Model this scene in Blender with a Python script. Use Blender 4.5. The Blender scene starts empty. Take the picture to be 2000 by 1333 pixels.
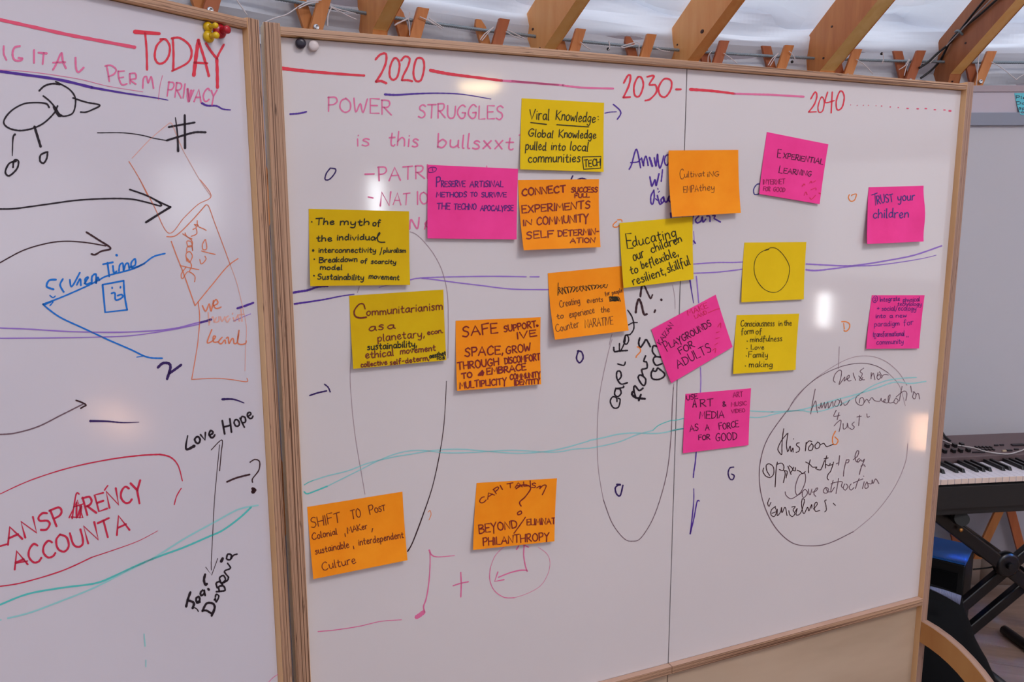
import bpy, math, random
from mathutils import Vector, Matrix
random.seed(7)
R = math.radians
S = bpy.context.scene
COL = S.collection

# ------------------------------------------------------------------ camera
F, CX, CY = 1570.0, 1000.0, 666.5            # focal length and centre for a 2000 x 1333 frame
PITCH = R(9.396); ROLL = R(-0.15)
CAM = Vector((0, 0, 1.6))
FW = Vector((0, math.cos(PITCH), -math.sin(PITCH)))
UP0 = Vector((0, math.sin(PITCH), math.cos(PITCH)))
RT = Vector((1, 0, 0)) * math.cos(ROLL) + UP0 * math.sin(ROLL)
UP = UP0 * math.cos(ROLL) - Vector((1, 0, 0)) * math.sin(ROLL)
cd = bpy.data.cameras.new('camera'); cam = bpy.data.objects.new('camera', cd); COL.objects.link(cam)
cd.sensor_width = 36; cd.lens = 36 * F / 2000; cd.clip_start = .02; cd.clip_end = 200
m = Matrix.Identity(4)
for i, v in enumerate((RT, UP, -FW)):
    for j in range(3): m[j][i] = v[j]
m.translation = CAM
cam.matrix_world = m
S.camera = cam

# ------------------------------------------------------------------ light and exposure
YC = Vector((2.0, -.82, 0)); YR = 4.0        # centre and wall radius of the yurt
S.view_settings.view_transform = 'Standard'
S.view_settings.look = 'None'
S.view_settings.gamma = 1
S.view_settings.use_curve_mapping = False
S.view_settings.exposure = -0.12
W = bpy.data.worlds.new('daylight'); S.world = W; W.use_nodes = True
bg = W.node_tree.nodes['Background']
bg.inputs[0].default_value = (.80, .86, 1.0, 1); bg.inputs[1].default_value = 1.9

def area(name, loc, target, size, power, col, sizey=None):
    l = bpy.data.lights.new(name, 'AREA'); l.energy = power; l.color = col; l.size = size
    if sizey: l.shape = 'RECTANGLE'; l.size_y = sizey
    o = bpy.data.objects.new(name, l); COL.objects.link(o); o.location = loc
    o.rotation_euler = (Vector(target) - Vector(loc)).to_track_quat('-Z', 'Y').to_euler()
    return o
area('crown_daylight', (2.0, -.82, 4.05), (2.0, -.82, 0), 1.3, 100, (1.0, .96, .95))
area('door_daylight', (0.2, -4.0, 1.75), (0.8, 1.8, 2.0), 1.4, 12, (1.0, .95, .93), 1.6)
area('window_daylight', (5.5, .2, 1.5), (0.0, 1.2, 1.3), 1.0, 3, (.92, .95, 1.0), .9)
def spot(name, loc, target, power, angle, col, blend=.15):
    l = bpy.data.lights.new(name, 'SPOT'); l.energy = power; l.color = col; l.spot_size = R(angle); l.spot_blend = blend
    l.shadow_soft_size = .01
    o = bpy.data.objects.new(name, l); COL.objects.link(o); o.location = loc
    o.rotation_euler = (Vector(target) - Vector(loc)).to_track_quat('-Z', 'Y').to_euler()
    return o
# sun falling through the crown onto the floor behind the camera, and an added blue lamp to tint the stand and box
for k in range(5):
    q = k/4
    spot('sun_through_crown', (2.3, -.6, 3.9), (4.72+.80*q, .84-.22*q, 0), 100000 if k else 150000, 2.3, (1.0, .84, .60), .3)
spot('added_blue_lamp', (2.35, 2.25, .95), (1.70, 2.76, .25), 40, 44, (.03, .25, 1.0), .6)

# ------------------------------------------------------------------ helpers
def put(o, parent=None):
    COL.objects.link(o)
    if parent is not None: o.parent = parent
    return o
def tag(o, label=None, cat=None, group=None, kind=None):
    if label: o['label'] = label
    if cat: o['category'] = cat
    if group: o['group'] = group
    if kind: o['kind'] = kind
    return o
def empty(name, loc=(0, 0, 0), rz=0):
    o = bpy.data.objects.new(name, None); COL.objects.link(o); o.empty_display_size = .05
    o.location = loc; o.rotation_euler = (0, 0, rz); return o

class MB:
    def __init__(s): s.v = []; s.f = []; s.m = []; s.sm = []
    def quad(s, a, b, c, d, m=0, sm=False):
        n = len(s.v); s.v += [tuple(a), tuple(b), tuple(c), tuple(d)]; s.f.append((n, n+1, n+2, n+3)); s.m.append(m); s.sm.append(sm)
    def box(s, x0, x1, y0, y1, z0, z1, mats=(0,)*6):     # mats: -x +x -y +y -z +z
        n = len(s.v)
        s.v += [(x, y, z) for z in (z0, z1) for y in (y0, y1) for x in (x0, x1)]
        for k, f in enumerate(((0, 4, 6, 2), (1, 3, 7, 5), (0, 1, 5, 4), (2, 6, 7, 3), (0, 2, 3, 1), (4, 5, 7, 6))):
            s.f.append(tuple(n+i for i in f)); s.m.append(mats[k]); s.sm.append(False)
        return s
    def hexa(s, P, mats=(0,)*6):       # 8 points ordered as in box
        n = len(s.v); s.v += [tuple(p) for p in P]
        for k, f in enumerate(((0, 4, 6, 2), (1, 3, 7, 5), (0, 1, 5, 4), (2, 6, 7, 3), (0, 2, 3, 1), (4, 5, 7, 6))):
            s.f.append(tuple(n+i for i in f)); s.m.append(mats[k]); s.sm.append(False)
        return s
    def tube(s, pts, r, k=8, m=0, caps=True):
        pts = [Vector(p) for p in pts]; n0 = len(s.v); N = len(pts)
        t0 = (pts[1]-pts[0]).normalized(); u = t0.orthogonal().normalized()
        for i, p in enumerate(pts):
            t = (pts[min(i+1, N-1)]-pts[max(i-1, 0)])
            t = t.normalized() if t.length > 1e-9 else t0
            u = (u - t*u.dot(t)).normalized(); w = t.cross(u)
            rr = r[i] if isinstance(r, (list, tuple)) else r
            for j in range(k):
                a = 2*math.pi*j/k; s.v.append(tuple(p + (u*math.cos(a)+w*math.sin(a))*rr))
        for i in range(N-1):
            for j in range(k):
                a = n0+i*k+j; b = n0+i*k+(j+1) % k
                s.f.append((a, b, b+k, a+k)); s.m.append(m); s.sm.append(True)
        if caps:
            s.f.append(tuple(n0+j for j in range(k))[::-1]); s.m.append(m); s.sm.append(False)
            s.f.append(tuple(n0+(N-1)*k+j for j in range(k))); s.m.append(m); s.sm.append(False)
        return s
    def lathe(s, prof, M, k=24, m=0):      # prof [(r,h)] about local +z of matrix M
        n0 = len(s.v)
        for r_, h in prof:
            for j in range(k):
                a = 2*math.pi*j/k; s.v.append(tuple(M @ Vector((r_*math.cos(a), r_*math.sin(a), h))))
        for i in range(len(prof)-1):
            for j in range(k):
                a = n0+i*k+j; b = n0+i*k+(j+1) % k
                s.f.append((a, b, b+k, a+k)); s.m.append(m); s.sm.append(True)
        s.f.append(tuple(n0+j for j in range(k))[::-1]); s.m.append(m); s.sm.append(False)
        s.f.append(tuple(n0+(len(prof)-1)*k+j for j in range(k))); s.m.append(m); s.sm.append(False)
        return s
    def build(s, name, mats, parent=None, origin=None):
        me = bpy.data.meshes.new(name)
        v = s.v if origin is None else [(a-origin[0], b-origin[1], c-origin[2]) for a, b, c in s.v]
        me.from_pydata(v, [], s.f); 
        for mm in (mats if isinstance(mats, (list, tuple)) else [mats]): me.materials.append(mm)
        me.polygons.foreach_set('material_index', s.m); me.polygons.foreach_set('use_smooth', s.sm)
        me.update()
        o = bpy.data.objects.new(name, me); put(o, parent)
        if origin is not None: o.location = origin
        return o
def bevel(o, w=.002, seg=2):
    b = o.modifiers.new('bevel', 'BEVEL'); b.width = w; b.segments = seg; b.limit_method = 'ANGLE'; return o

# ------------------------------------------------------------------ materials
def srgb(r, g, b):
    f = lambda c: ((c/255+.055)/1.055)**2.4 if c/255 > .04045 else c/255/12.92
    return (f(r), f(g), f(b), 1)
def mat(name, col, rough=.6, metal=0, spec=.5, coat=0):
    m_ = bpy.data.materials.new(name); m_.use_nodes = True
    b = m_.node_tree.nodes['Principled BSDF']
    b.inputs['Base Color'].default_value = col; b.inputs['Roughness'].default_value = rough
    b.inputs['Metallic'].default_value = metal; b.inputs['Specular IOR Level'].default_value = spec
    b.inputs['Coat Weight'].default_value = coat
    return m_
def nt(m_): return m_.node_tree.nodes, m_.node_tree.links, m_.node_tree.nodes['Principled BSDF']
def grain(m_, scale, c0, c1, detail=4, bump=0.0, extra=None, pos=(.35, .65), dist=0.0, rough=.6):
    N, L, b = nt(m_)
    tc = N.new('ShaderNodeTexCoord'); mp = N.new('ShaderNodeMapping'); mp.inputs['Scale'].default_value = scale
    no = N.new('ShaderNodeTexNoise'); no.inputs['Scale'].default_value = 1; no.inputs['Detail'].default_value = detail
    no.inputs['Roughness'].default_value = rough; no.inputs['Distortion'].default_value = dist
    cr = N.new('ShaderNodeValToRGB'); cr.color_ramp.elements[0].position = pos[0]; cr.color_ramp.elements[1].position = pos[1]
    cr.color_ramp.elements[0].color = c0; cr.color_ramp.elements[1].color = c1
    L.new(tc.outputs['Object'], mp.inputs[0]); L.new(mp.outputs[0], no.inputs['Vector']); L.new(no.outputs['Fac'], cr.inputs[0])
    L.new(cr.outputs[0], b.inputs['Base Color'])
    if bump:
        bp = N.new('ShaderNodeBump'); bp.inputs['Strength'].default_value = bump; bp.inputs['Distance'].default_value = .002
        L.new(no.outputs['Fac'], bp.inputs['Height']); L.new(bp.outputs[0], b.inputs['Normal'])
    return m_
def ply(name, axis, dark, light):
    """edge of plywood: thin layers stacked along one axis, with the odd dark void"""
    m_ = mat(name, light, .55); N, L, b = nt(m_)
    tc = N.new('ShaderNodeTexCoord')
    sc = [1.1, 1.1, 1.1]; sc[axis] = 560
    mp = N.new('ShaderNodeMapping'); mp.inputs['Scale'].default_value = sc
    no = N.new('ShaderNodeTexNoise'); no.inputs['Scale'].default_value = 1; no.inputs['Detail'].default_value = 2; no.inputs['Roughness'].default_value = .55
    cr = N.new('ShaderNodeValToRGB'); cr.color_ramp.elements[0].position = .40; cr.color_ramp.elements[1].position = .56
    cr.color_ramp.elements[0].color = dark; cr.color_ramp.elements[1].color = light
    L.new(tc.outputs['Object'], mp.inputs[0]); L.new(mp.outputs[0], no.inputs['Vector']); L.new(no.outputs['Fac'], cr.inputs[0])
    s2 = [26, 26, 26]; s2[axis] = 300
    mp2 = N.new('ShaderNodeMapping'); mp2.inputs['Scale'].default_value = s2
    n2 = N.new('ShaderNodeTexNoise'); n2.inputs['Scale'].default_value = 1; n2.inputs['Detail'].default_value = 3
    c2 = N.new('ShaderNodeValToRGB'); c2.color_ramp.elements[0].position = .24; c2.color_ramp.elements[1].position = .36
    c2.color_ramp.elements[0].color = (.25, .18, .14, 1); c2.color_ramp.elements[1].color = (1, 1, 1, 1)
    mx = N.new('ShaderNodeMix'); mx.data_type = 'RGBA'; mx.blend_type = 'MULTIPLY'; mx.inputs[0].default_value = 1
    L.new(tc.outputs['Object'], mp2.inputs[0]); L.new(mp2.outputs[0], n2.inputs['Vector']); L.new(n2.outputs['Fac'], c2.inputs[0])
    L.new(cr.outputs[0], mx.inputs[6]); L.new(c2.outputs[0], mx.inputs[7]); L.new(mx.outputs[2], b.inputs['Base Color'])
    return m_
PLYD, PLYL = srgb(92, 58, 38), srgb(186, 148, 120)
M_plyx = ply('plywood_edge_x', 0, PLYD, PLYL)
M_plyz = ply('plywood_edge_z', 2, PLYD, PLYL)
M_plyx2 = ply('plywood_edge_x_pale', 0, srgb(132, 100, 84), srgb(168, 134, 116))
M_plyz2 = ply('plywood_edge_z_pale', 2, srgb(150, 114, 92), srgb(178, 142, 118))
M_ven = grain(mat('birch_veneer', srgb(222, 176, 128), .45), (9, 9, 1.5), srgb(214, 164, 112), srgb(230, 190, 142))
M_ven2 = grain(mat('birch_veneer_grey', srgb(240, 218, 180), .4), (9, 9, 1.5), srgb(236, 212, 172), srgb(244, 226, 192))
M_lower = grain(mat('birch_panel', srgb(190, 168, 148), .5), (1.2, 5, 5), srgb(168, 146, 124), srgb(190, 168, 146))
M_tray = grain(mat('tray_ply_face', srgb(186, 150, 130), .5), (3, 3, 60), srgb(180, 142, 122), srgb(198, 162, 142))
M_arch = grain(mat('arch_veneer', srgb(190, 134, 76), .45), (6, 6, 2), srgb(182, 124, 68), srgb(198, 146, 86))
def wb(name, c0, c1, rough):
    m_ = mat(name, c0, rough, spec=.5)
    grain(m_, (1.4, 1.4, 1.4), c0, c1, 3, pos=(.3, .7))
    return m_
M_wb = wb('whiteboard_enamel', srgb(206, 199, 201), srgb(211, 204, 206), .07)
M_wb2 = wb('whiteboard_enamel_cool', srgb(199, 195, 205), srgb(205, 201, 211), .11)
M_dark = mat('joint_gap_dark', srgb(60, 52, 52), .8)  # dark tone of the strip in the panel joint
M_canvas_roof = mat('canvas_roof', srgb(232, 234, 240), .9, spec=.1)
M_canvas_wall = mat('canvas_wall', srgb(168, 164, 174), .9, spec=.1)
def translucent(m_, fac, col, bumpscale, strength):
    N, L, b = nt(m_)
    tr = N.new('ShaderNodeBsdfTranslucent'); tr.inputs[0].default_value = col
    mx = N.new('ShaderNodeMixShader'); mx.inputs[0].default_value = fac
    out = [n for n in N if n.type == 'OUTPUT_MATERIAL'][0]
    L.new(b.outputs[0], mx.inputs[1]); L.new(tr.outputs[0], mx.inputs[2]); L.new(mx.outputs[0], out.inputs[0])
    tc = N.new('ShaderNodeTexCoord'); mp = N.new('ShaderNodeMapping'); mp.inputs['Scale'].default_value = bumpscale
    no = N.new('ShaderNodeTexNoise'); no.inputs['Scale'].default_value = 1; no.inputs['Detail'].default_value = 3
    bp = N.new('ShaderNodeBump'); bp.inputs['Strength'].default_value = strength; bp.inputs['Distance'].default_value = .03
    L.new(tc.outputs['Object'], mp.inputs[0]); L.new(mp.outputs[0], no.inputs['Vector']); L.new(no.outputs['Fac'], bp.inputs['Height'])
    L.new(bp.outputs[0], b.inputs['Normal']); L.new(bp.outputs[0], tr.inputs['Normal'])
translucent(M_canvas_roof, .33, (.9, .95, 1, 1), (2, 2, 11), .9)
translucent(M_canvas_wall, .01, (.95, .95, 1, 1), (3, 3, 10), .4)
def timber(name, c0, c1, sc=(22, 22, 3), r=.5):
    return grain(mat(name, c0, r), sc, c0, c1, 4, pos=(.3, .7), dist=.4)
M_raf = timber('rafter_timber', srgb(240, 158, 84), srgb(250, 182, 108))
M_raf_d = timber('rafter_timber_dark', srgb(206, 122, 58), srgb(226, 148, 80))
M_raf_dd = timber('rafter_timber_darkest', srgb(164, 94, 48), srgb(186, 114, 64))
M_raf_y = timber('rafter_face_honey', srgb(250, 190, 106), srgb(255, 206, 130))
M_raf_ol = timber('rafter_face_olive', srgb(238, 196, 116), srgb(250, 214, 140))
M_knot = mat('knot', srgb(70, 34, 20), .6)
M_lath = timber('lath_timber', srgb(196, 118, 60), srgb(216, 142, 80), (40, 40, 5))
M_lathd = timber('lath_timber_dark', srgb(164, 88, 50), srgb(186, 104, 60), (40, 40, 5))
M_steel = mat('steel_cable', srgb(140, 152, 160), .45, .6)
M_zinc = mat('zinc_bolt', srgb(220, 222, 226), .25, .9)
M_cord = mat('white_cord', srgb(226, 216, 216), .8)
M_blackcable = mat('black_cable', srgb(26, 28, 30), .5)
M_greycable = mat('grey_cable', srgb(190, 184, 184), .5)
M_clip = mat('cable_clip', srgb(120, 140, 150), .4)
M_floor = timber('floor_oak', srgb(128, 104, 92), srgb(156, 128, 114), (3, 30, 30), .45)
M_base = mat('baseboard_paint', srgb(158, 138, 126), .6)
M_screen = mat('display_board_white', srgb(196, 196, 204), .5)
M_screenh = mat('display_board_header', srgb(196, 188, 200), .5)
M_trimg = mat('display_board_trim', srgb(172, 158, 166), .5)
M_rail = mat('grey_rail', srgb(142, 148, 164), .4)
M_kbw = mat('key_white', srgb(226, 222, 232), .3)
M_kbf = mat('key_front', srgb(222, 200, 188), .4)
M_kbb = mat('key_black', srgb(14, 14, 16), .3)
M_kbcase = mat('keyboard_case', srgb(24, 24, 26), .5)
M_kbpan = mat('keyboard_panel', srgb(96, 78, 80), .5)
M_btn = mat('button', srgb(36, 30, 36), .5)
M_led = mat('button_cream', srgb(196, 176, 150), .5)
M_stand = mat('stand_black', srgb(9, 9, 12), .3, spec=.5)
M_box = mat('speaker_black', srgb(14, 14, 15), .6)
M_boxtop = mat('speaker_lid_blue_light', srgb(46, 118, 214), .4)  # blue light on a black lid, put into the base colour
M_cloth = mat('black_cloth', srgb(7, 8, 11), .85, spec=.15)
M_clothl = mat('cloth_edge_light', srgb(104, 110, 140), .8)  # pale light on the coat's top edge, put into the colour
M_pinY = mat('pin_yellow', srgb(214, 176, 10), .3)
M_pinR = mat('pin_red', srgb(170, 22, 40), .3)
M_magB = mat('magnet_black', srgb(30, 22, 40), .35)
M_magW = mat('magnet_white', srgb(206, 194, 194), .35)
NC = dict(Y=(srgb(212, 176, 6), srgb(206, 166, 4)), O=(srgb(246, 150, 26), srgb(240, 138, 18)), P=(srgb(240, 66, 150), srgb(232, 58, 140)),
          G=(srgb(226, 190, 16), srgb(220, 184, 12)), T=(srgb(110, 206, 222), srgb(104, 200, 216)))
M_note = {k: grain(mat('note_'+k, c[0], .75, spec=.2), (12, 12, 12), c[0], c[1]) for k, c in NC.items()}
INK = dict(
    red=srgb(216, 56, 74), redp=srgb(220, 84, 116), pink=srgb(220, 112, 156), pinkl=srgb(222, 130, 164), crim=srgb(196, 40, 72),
    pur=srgb(78, 44, 146), purl=srgb(146, 112, 196), purd=srgb(52, 30, 92), blu=srgb(14, 112, 204), blk=srgb(34, 24, 34), brn=srgb(58, 32, 38),
    gry=srgb(112, 88, 98), gryl=srgb(160, 138, 146), tea=srgb(84, 190, 186), teal=srgb(146, 202, 204), ora=srgb(218, 126, 92), oral=srgb(222, 168, 156), orab=srgb(232, 132, 58),
    nblk=srgb(34, 32, 14), nbrn=srgb(110, 40, 26), nred=srgb(122, 30, 30), npur=srgb(80, 30, 120), ndk=srgb(60, 14, 50), nmar=srgb(150, 26, 84), nfr=srgb(214, 40, 84), nthin=srgb(96, 48, 22), navy=srgb(54, 50, 124))
M_ink = {k: mat('ink_'+k, c, .45, spec=.3) for k, c in INK.items()}

# ------------------------------------------------------------------ picture point -> point on a real surface
def ray(x, y): return FW + RT*((x-CX)/F) + UP*((CY-y)/F)
class Board:
    """a board plane: local x along the board, local y away from the room, local z up"""
    def __init__(s, ang, D):
        s.rz = R(90-ang)
        s.n = Vector((math.sin(s.rz), -math.cos(s.rz), 0)); s.d = Vector((math.cos(s.rz), math.sin(s.rz), 0))
        s.p = Vector((CAM.x, CAM.y, 0)) - s.n*D
    def loc(s, x, y, dep=0.0):
        r = ray(x, y); q = s.p + s.n*dep
        t = (q-CAM).dot(s.n)/r.dot(s.n); P = CAM + r*t
        return Vector(((P-s.p).dot(s.d), -dep, P.z))
    def world(s, v): return s.p + s.d*v[0] - s.n*v[1] + Vector((0, 0, v[2]))
MAIN = Board(66.5, 1.3); LEFT = Board(33.0, .9863)

# ------------------------------------------------------------------ setting: floor, wall, roof
def ring(R0, z0, z1, n=96, k=1, wob=0, a0=0, a1=360):
    b = MB(); 
    P = [[(YC.x+(R0+wob*math.sin(j*1.7+i*.9))*math.cos(R(a0+(a1-a0)*i/n)), YC.y+(R0+wob*math.sin(j*1.7+i*.9))*math.sin(R(a0+(a1-a0)*i/n)), z0+(z1-z0)*j/k) for i in range(n+1)] for j in range(k+1)]
    for j in range(k):
        for i in range(n): b.quad(P[j][i], P[j+1][i], P[j+1][i+1], P[j][i+1], sm=True)
    return b
floor = MB().box(YC.x-4.3, YC.x+4.3, YC.y-4.3, YC.y+4.3, -.06, -.004).build('floor', M_floor); tag(floor, kind='structure')
pd = Vector((-.945, .326, 0)); pn = Vector((.326, .945, 0)); po = Vector((2.0, 2.6, 0)); PW = .135
prz = math.atan2(pd.y, pd.x)
for i in range(-9, 6):
    x = -2.2 + random.random()*.8
    for L_ in (1.1, 1.5, 1.3):
        c_ = po + pn*(i*PW) + pd*(x+L_/2)
        ok = all((c_+pd*sx*L_/2+pn*sy*PW/2-YC).length < 3.97 for sx in (-1, 1) for sy in (-1, 1))
        if ok:
            pb = MB().box(-L_/2+.001, L_/2-.001, -PW/2+.0012, PW/2-.0012, -.0035, .0)
            o = pb.build('plank', M_floor, floor); o.location = c_; o.rotation_euler = (0, 0, prz)
        x += L_
wall = ring(4.06, 0, 2.2, 120, 6, .006).build('wall_back', M_canvas_wall); tag(wall, kind='structure')
base = ring(4.05, 0, .135, 120, 1, 0).build('baseboard_back', M_base); tag(base, kind='structure')
bb = base.modifiers.new('thick', 'SOLIDIFY'); bb.thickness = .02; bb.offset = -1
# roof canvas: cone sagging and folded between the rafters, open at the crown
SL = math.tan(R(30)); ZR = 2.20
rb = MB(); nA, nR = 540, 90; P = []
for i in range(nA+1):
    a = i/nA*360; row = []
    ph = ((a-102.84+4) % 8)/8            # 0..1 between two rafters
    for j in range(nR+1):
        r_ = 4.09 - (4.09-.68)*(j/nR)
        sag = math.sin(math.pi*((ph+.5) % 1))
        d_ = 4.09-r_
        fold = .022*math.sin(d_*30+2.2*math.sin(R(a)*11)+1.5*math.sin(a*.31)+1.6*sag) * math.exp(-d_*1.2) + .008*math.sin(d_*66+a*.5+2*sag)*math.exp(-d_*2)
        pull = .035*sag*math.exp(-d_*1.0)
        z = 2.215 + SL*d_ + .02 + fold*(.35+sag) + pull
        row.append((YC.x+r_*math.cos(R(a)), YC.y+r_*math.sin(R(a)), z))
    P.append(row)
for i in range(nA):
    for j in range(nR): rb.quad(P[i][j], P[i+1][j], P[i+1][j+1], P[i][j+1], sm=True)
roof = rb.build('ceiling', M_canvas_roof); tag(roof, kind='structure')
rim = ring(.70, 4.06, 4.2, 48, 1).build('trim_1', M_raf); tag(rim, kind='structure')
sd = rim.modifiers.new('thick', 'SOLIDIFY'); sd.thickness = .06
# liner skirt hanging at the top of the wall, behind the lath tips
sk = MB(); P = []
for i in range(0, 1441):
    a = 360*i/1440; row = []
    for j in range(9):
        z = 2.03+.30*j/8
        row.append((YC.x+(4.045+.008*math.sin(i*.23+j)+.012*math.sin(z*70+i*.11))*math.cos(R(a)), YC.y+(4.045+.008*math.sin(i*.23+j)+.012*math.sin(z*70+i*.11))*math.sin(R(a)), z))
    P.append(row)
for i in range(1440):
    for j in range(8): sk.quad(P[i][j], P[i][j+1], P[i+1][j+1], P[i+1][j], sm=True)
tag(sk.build('liner_skirt', M_canvas_roof, wall), 'gathered white canvas at the top of the wall')

def pol(phi, r_, z): return Vector((YC.x+r_*math.cos(R(phi)), YC.y+r_*math.sin(R(phi)), z))
# rafters
def rafter(phi, mside, munder, label, th=.045, yaw=0, ztop=2.212, hv=.178, knots=(), group=None):
    # local x inward along the radius, y to the side (right seen from the room), z up
    P0 = pol(phi, 4.06, 0)
    rz = R(phi+180+yaw)
    o = empty('rafter', (P0.x, P0.y, 2.0), rz)
    tag(o, label, 'beam')
    L_ = 3.36
    def pt(x, y, z): return (x, y, z-2.0)
    b = MB(); zt = ztop; zb = ztop-hv
    xs = (0.0, 0.0); ch = .006
    # cross section polygon in x-z: outer plumb cut
    prof = [(0, zb-.10), (0, zt), (L_, zt+SL*L_), (L_, zb+SL*L_), (.10, zb+SL*.10), (.06, zb-.10)]
    n = len(prof)
    for y in (0, th): 
        for (x, z) in prof: b.v.append(pt(x, y, z))
    b.f.append(tuple(range(n))); b.m.append(0); b.sm.append(False)
    b.f.append(tuple(range(n, 2*n))[::-1]); b.m.append(0); b.sm.append(False)
    for i in range(n):
        j = (i+1) % n; b.f.append((i, i+n, j+n, j)[::-1]); b.m.append(1 if i == 3 else 0); b.sm.append(False)
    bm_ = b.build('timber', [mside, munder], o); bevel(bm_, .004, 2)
    for (x, z, r_) in knots:
        kb = MB(); Mx = Matrix.Translation((x, 0, z-2.0)) @ Matrix.Rotation(R(90), 4, 'X') @ Matrix.Diagonal((1, .65, 1, 1))
        kb.lathe([(r_, -.002), (r_, .0012), (r_*.6, .0016), (.0005, .0016)], Mx, 12)
        k_ = kb.build('knot', M_knot, o)
    return o
RAF = [
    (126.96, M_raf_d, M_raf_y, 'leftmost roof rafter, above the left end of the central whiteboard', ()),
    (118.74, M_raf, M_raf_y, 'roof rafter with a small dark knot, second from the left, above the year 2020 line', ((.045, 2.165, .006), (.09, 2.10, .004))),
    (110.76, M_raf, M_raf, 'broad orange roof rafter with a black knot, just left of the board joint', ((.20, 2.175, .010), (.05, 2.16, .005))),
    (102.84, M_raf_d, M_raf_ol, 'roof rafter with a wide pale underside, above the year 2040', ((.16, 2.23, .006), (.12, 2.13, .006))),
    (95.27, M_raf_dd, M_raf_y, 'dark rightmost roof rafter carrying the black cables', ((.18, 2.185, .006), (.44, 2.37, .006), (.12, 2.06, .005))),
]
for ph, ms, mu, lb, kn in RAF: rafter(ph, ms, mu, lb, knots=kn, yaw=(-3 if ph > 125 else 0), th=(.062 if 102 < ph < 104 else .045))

# lattice wall: laths crossing on the cylinder, inner layer rising to the right, outer to the left
lat = empty('lattice_wall', (YC.x, YC.y, 0)); tag(lat, 'brown wooden lattice of crossed laths lashed to a steel cable behind the boards', 'lattice')
TILT = math.tan(R(19))
def lath(phi_top, sgn, r_, zt=2.178, z0=.15, m_=None, w=.034, rounded=False):
    # sgn +1: top leans to the right (phi falls with height)
    b = MB(); n = 24; th = .011
    pts = []
    for i in range(n+1):
        z = zt-(zt-z0)*i/n
        ph = phi_top + sgn*math.degrees((zt-z)*TILT/r_)
        pts.append((ph, z))
    dphi = math.degrees(w/2/math.cos(math.atan(TILT))/r_)
    rings = []
    for i, (ph, z) in enumerate(pts):
        q = .45 if (rounded and i == 0) else 1
        rr = [pol(ph+dphi*q, r_, z), pol(ph-dphi*q, r_, z), pol(ph-dphi*q, r_+th, z), pol(ph+dphi*q, r_+th, z)]
        if i == 1 and rounded:
            rr2 = [pol(pts[0][0]+sgn*.1+dphi, r_, zt-.02), pol(pts[0][0]+sgn*.1-dphi, r_, zt-.02), pol(pts[0][0]+sgn*.1-dphi, r_+th, zt-.02), pol(pts[0][0]+sgn*.1+dphi, r_+th, zt-.02)]
            rings.append(rr2)
        rings.append(rr)
    for ring_ in rings:
        for p in ring_: b.v.append(tuple(p-Vector((YC.x, YC.y, 0))))
    for i in range(len(rings)-1):
        for j in range(4):
            a = i*4+j; c = i*4+(j+1) % 4
            b.f.append((a, a+4, c+4, c)); b.m.append(0); b.sm.append(False)
    b.f.append((0, 1, 2, 3)); b.m.append(0); b.sm.append(False)
    e = (len(rings)-1)*4; b.f.append((e+3, e+2, e+1, e)); b.m.append(0); b.sm.append(False)
    return b.build('lath', m_ or M_lath, lat)
VT = [137.4, 133.4, 129.3, 125.0, 121.0, 116.95, 113.0, 108.8, 105.0, 101.0, 97.3, 93.3, 89.3, 85.3, 81.3, 77.3, 73.3, 69.3, 65.3, 61.3]
for i, v in enumerate(VT):
    lath(v-.50, 1, 3.978, zt=2.178+random.uniform(-.004, .004), m_=M_lath if i % 3 != 1 else M_lathd)
    lath(v+.55, -1, 4.012, zt=2.178+random.uniform(-.006, .004), m_=M_lathd if i > 5 else M_lath, rounded=i in (3, 4, 6))
def bolt(phi, z, r_=3.976):
    Mx = Matrix.Translation(pol(phi, r_, z)-Vector((YC.x, YC.y, 0))) @ Vector((-math.cos(R(phi)), -math.sin(R(phi)), 0)).to_track_quat('Z', 'Y').to_matrix().to_4x4()
    b = MB().lathe([(.0085, 0), (.0085, .003), (.0065, .006), (.004, .0065), (.0035, .004), (.0005, .004)], Mx, 16)
    b.build('bolt', M_zinc, lat)
for v in VT: bolt(v+.05, 2.078 if v > 100 else 2.066)
# cable: two strands twisted, along the wall top
cb = MB(); pts = [pol(150-95*i/1500, 3.999, 2.14) for i in range(1501)]
for s_ in (0, 2.094, 4.189):
    cb.tube([p + Vector((0, 0, 1))*.0024*math.sin(i*1.25+s_) + (p-YC).normalized()*.0024*math.cos(i*1.25+s_) for i, p in enumerate(pts)], .0033, 6)
tag(cb.build('steel_cable', M_steel), 'grey twisted steel cable running along the top of the lattice wall', 'cable')
# cord lashings
def cord(pts, r_=.0016, name='tie_cord', m_=None, parent=lat):
    b = MB(); c = smooth3([Vector(p) for p in pts], 6); b.tube([p-Vector((YC.x, YC.y, 0)) for p in c], r_, 5); return b.build(name, m_ or M_cord, parent)
def smooth3(p, n=8):
    out = []; q = [p[0]]+p+[p[-1]]
    for i in range(1, len(q)-2):
        for k in range(n):
            t = k/n; a, b, c, d = q[i-1], q[i], q[i+1], q[i+2]
            out.append(.5*((2*b)+(c-a)*t+(2*a-5*b+4*c-d)*t*t+(3*b-a-3*c+d)*t**3))
    out.append(p[-1]); return out
def cyl(x, y, r_=3.97):
    d = ray(x, y); o_ = CAM-YC; a = d.x*d.x+d.y*d.y; b = 2*(o_.x*d.x+o_.y*d.y); c = o_.x**2+o_.y**2-r_*r_
    t = (-b+math.sqrt(b*b-4*a*c))/2/a; return CAM+d*t
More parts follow.
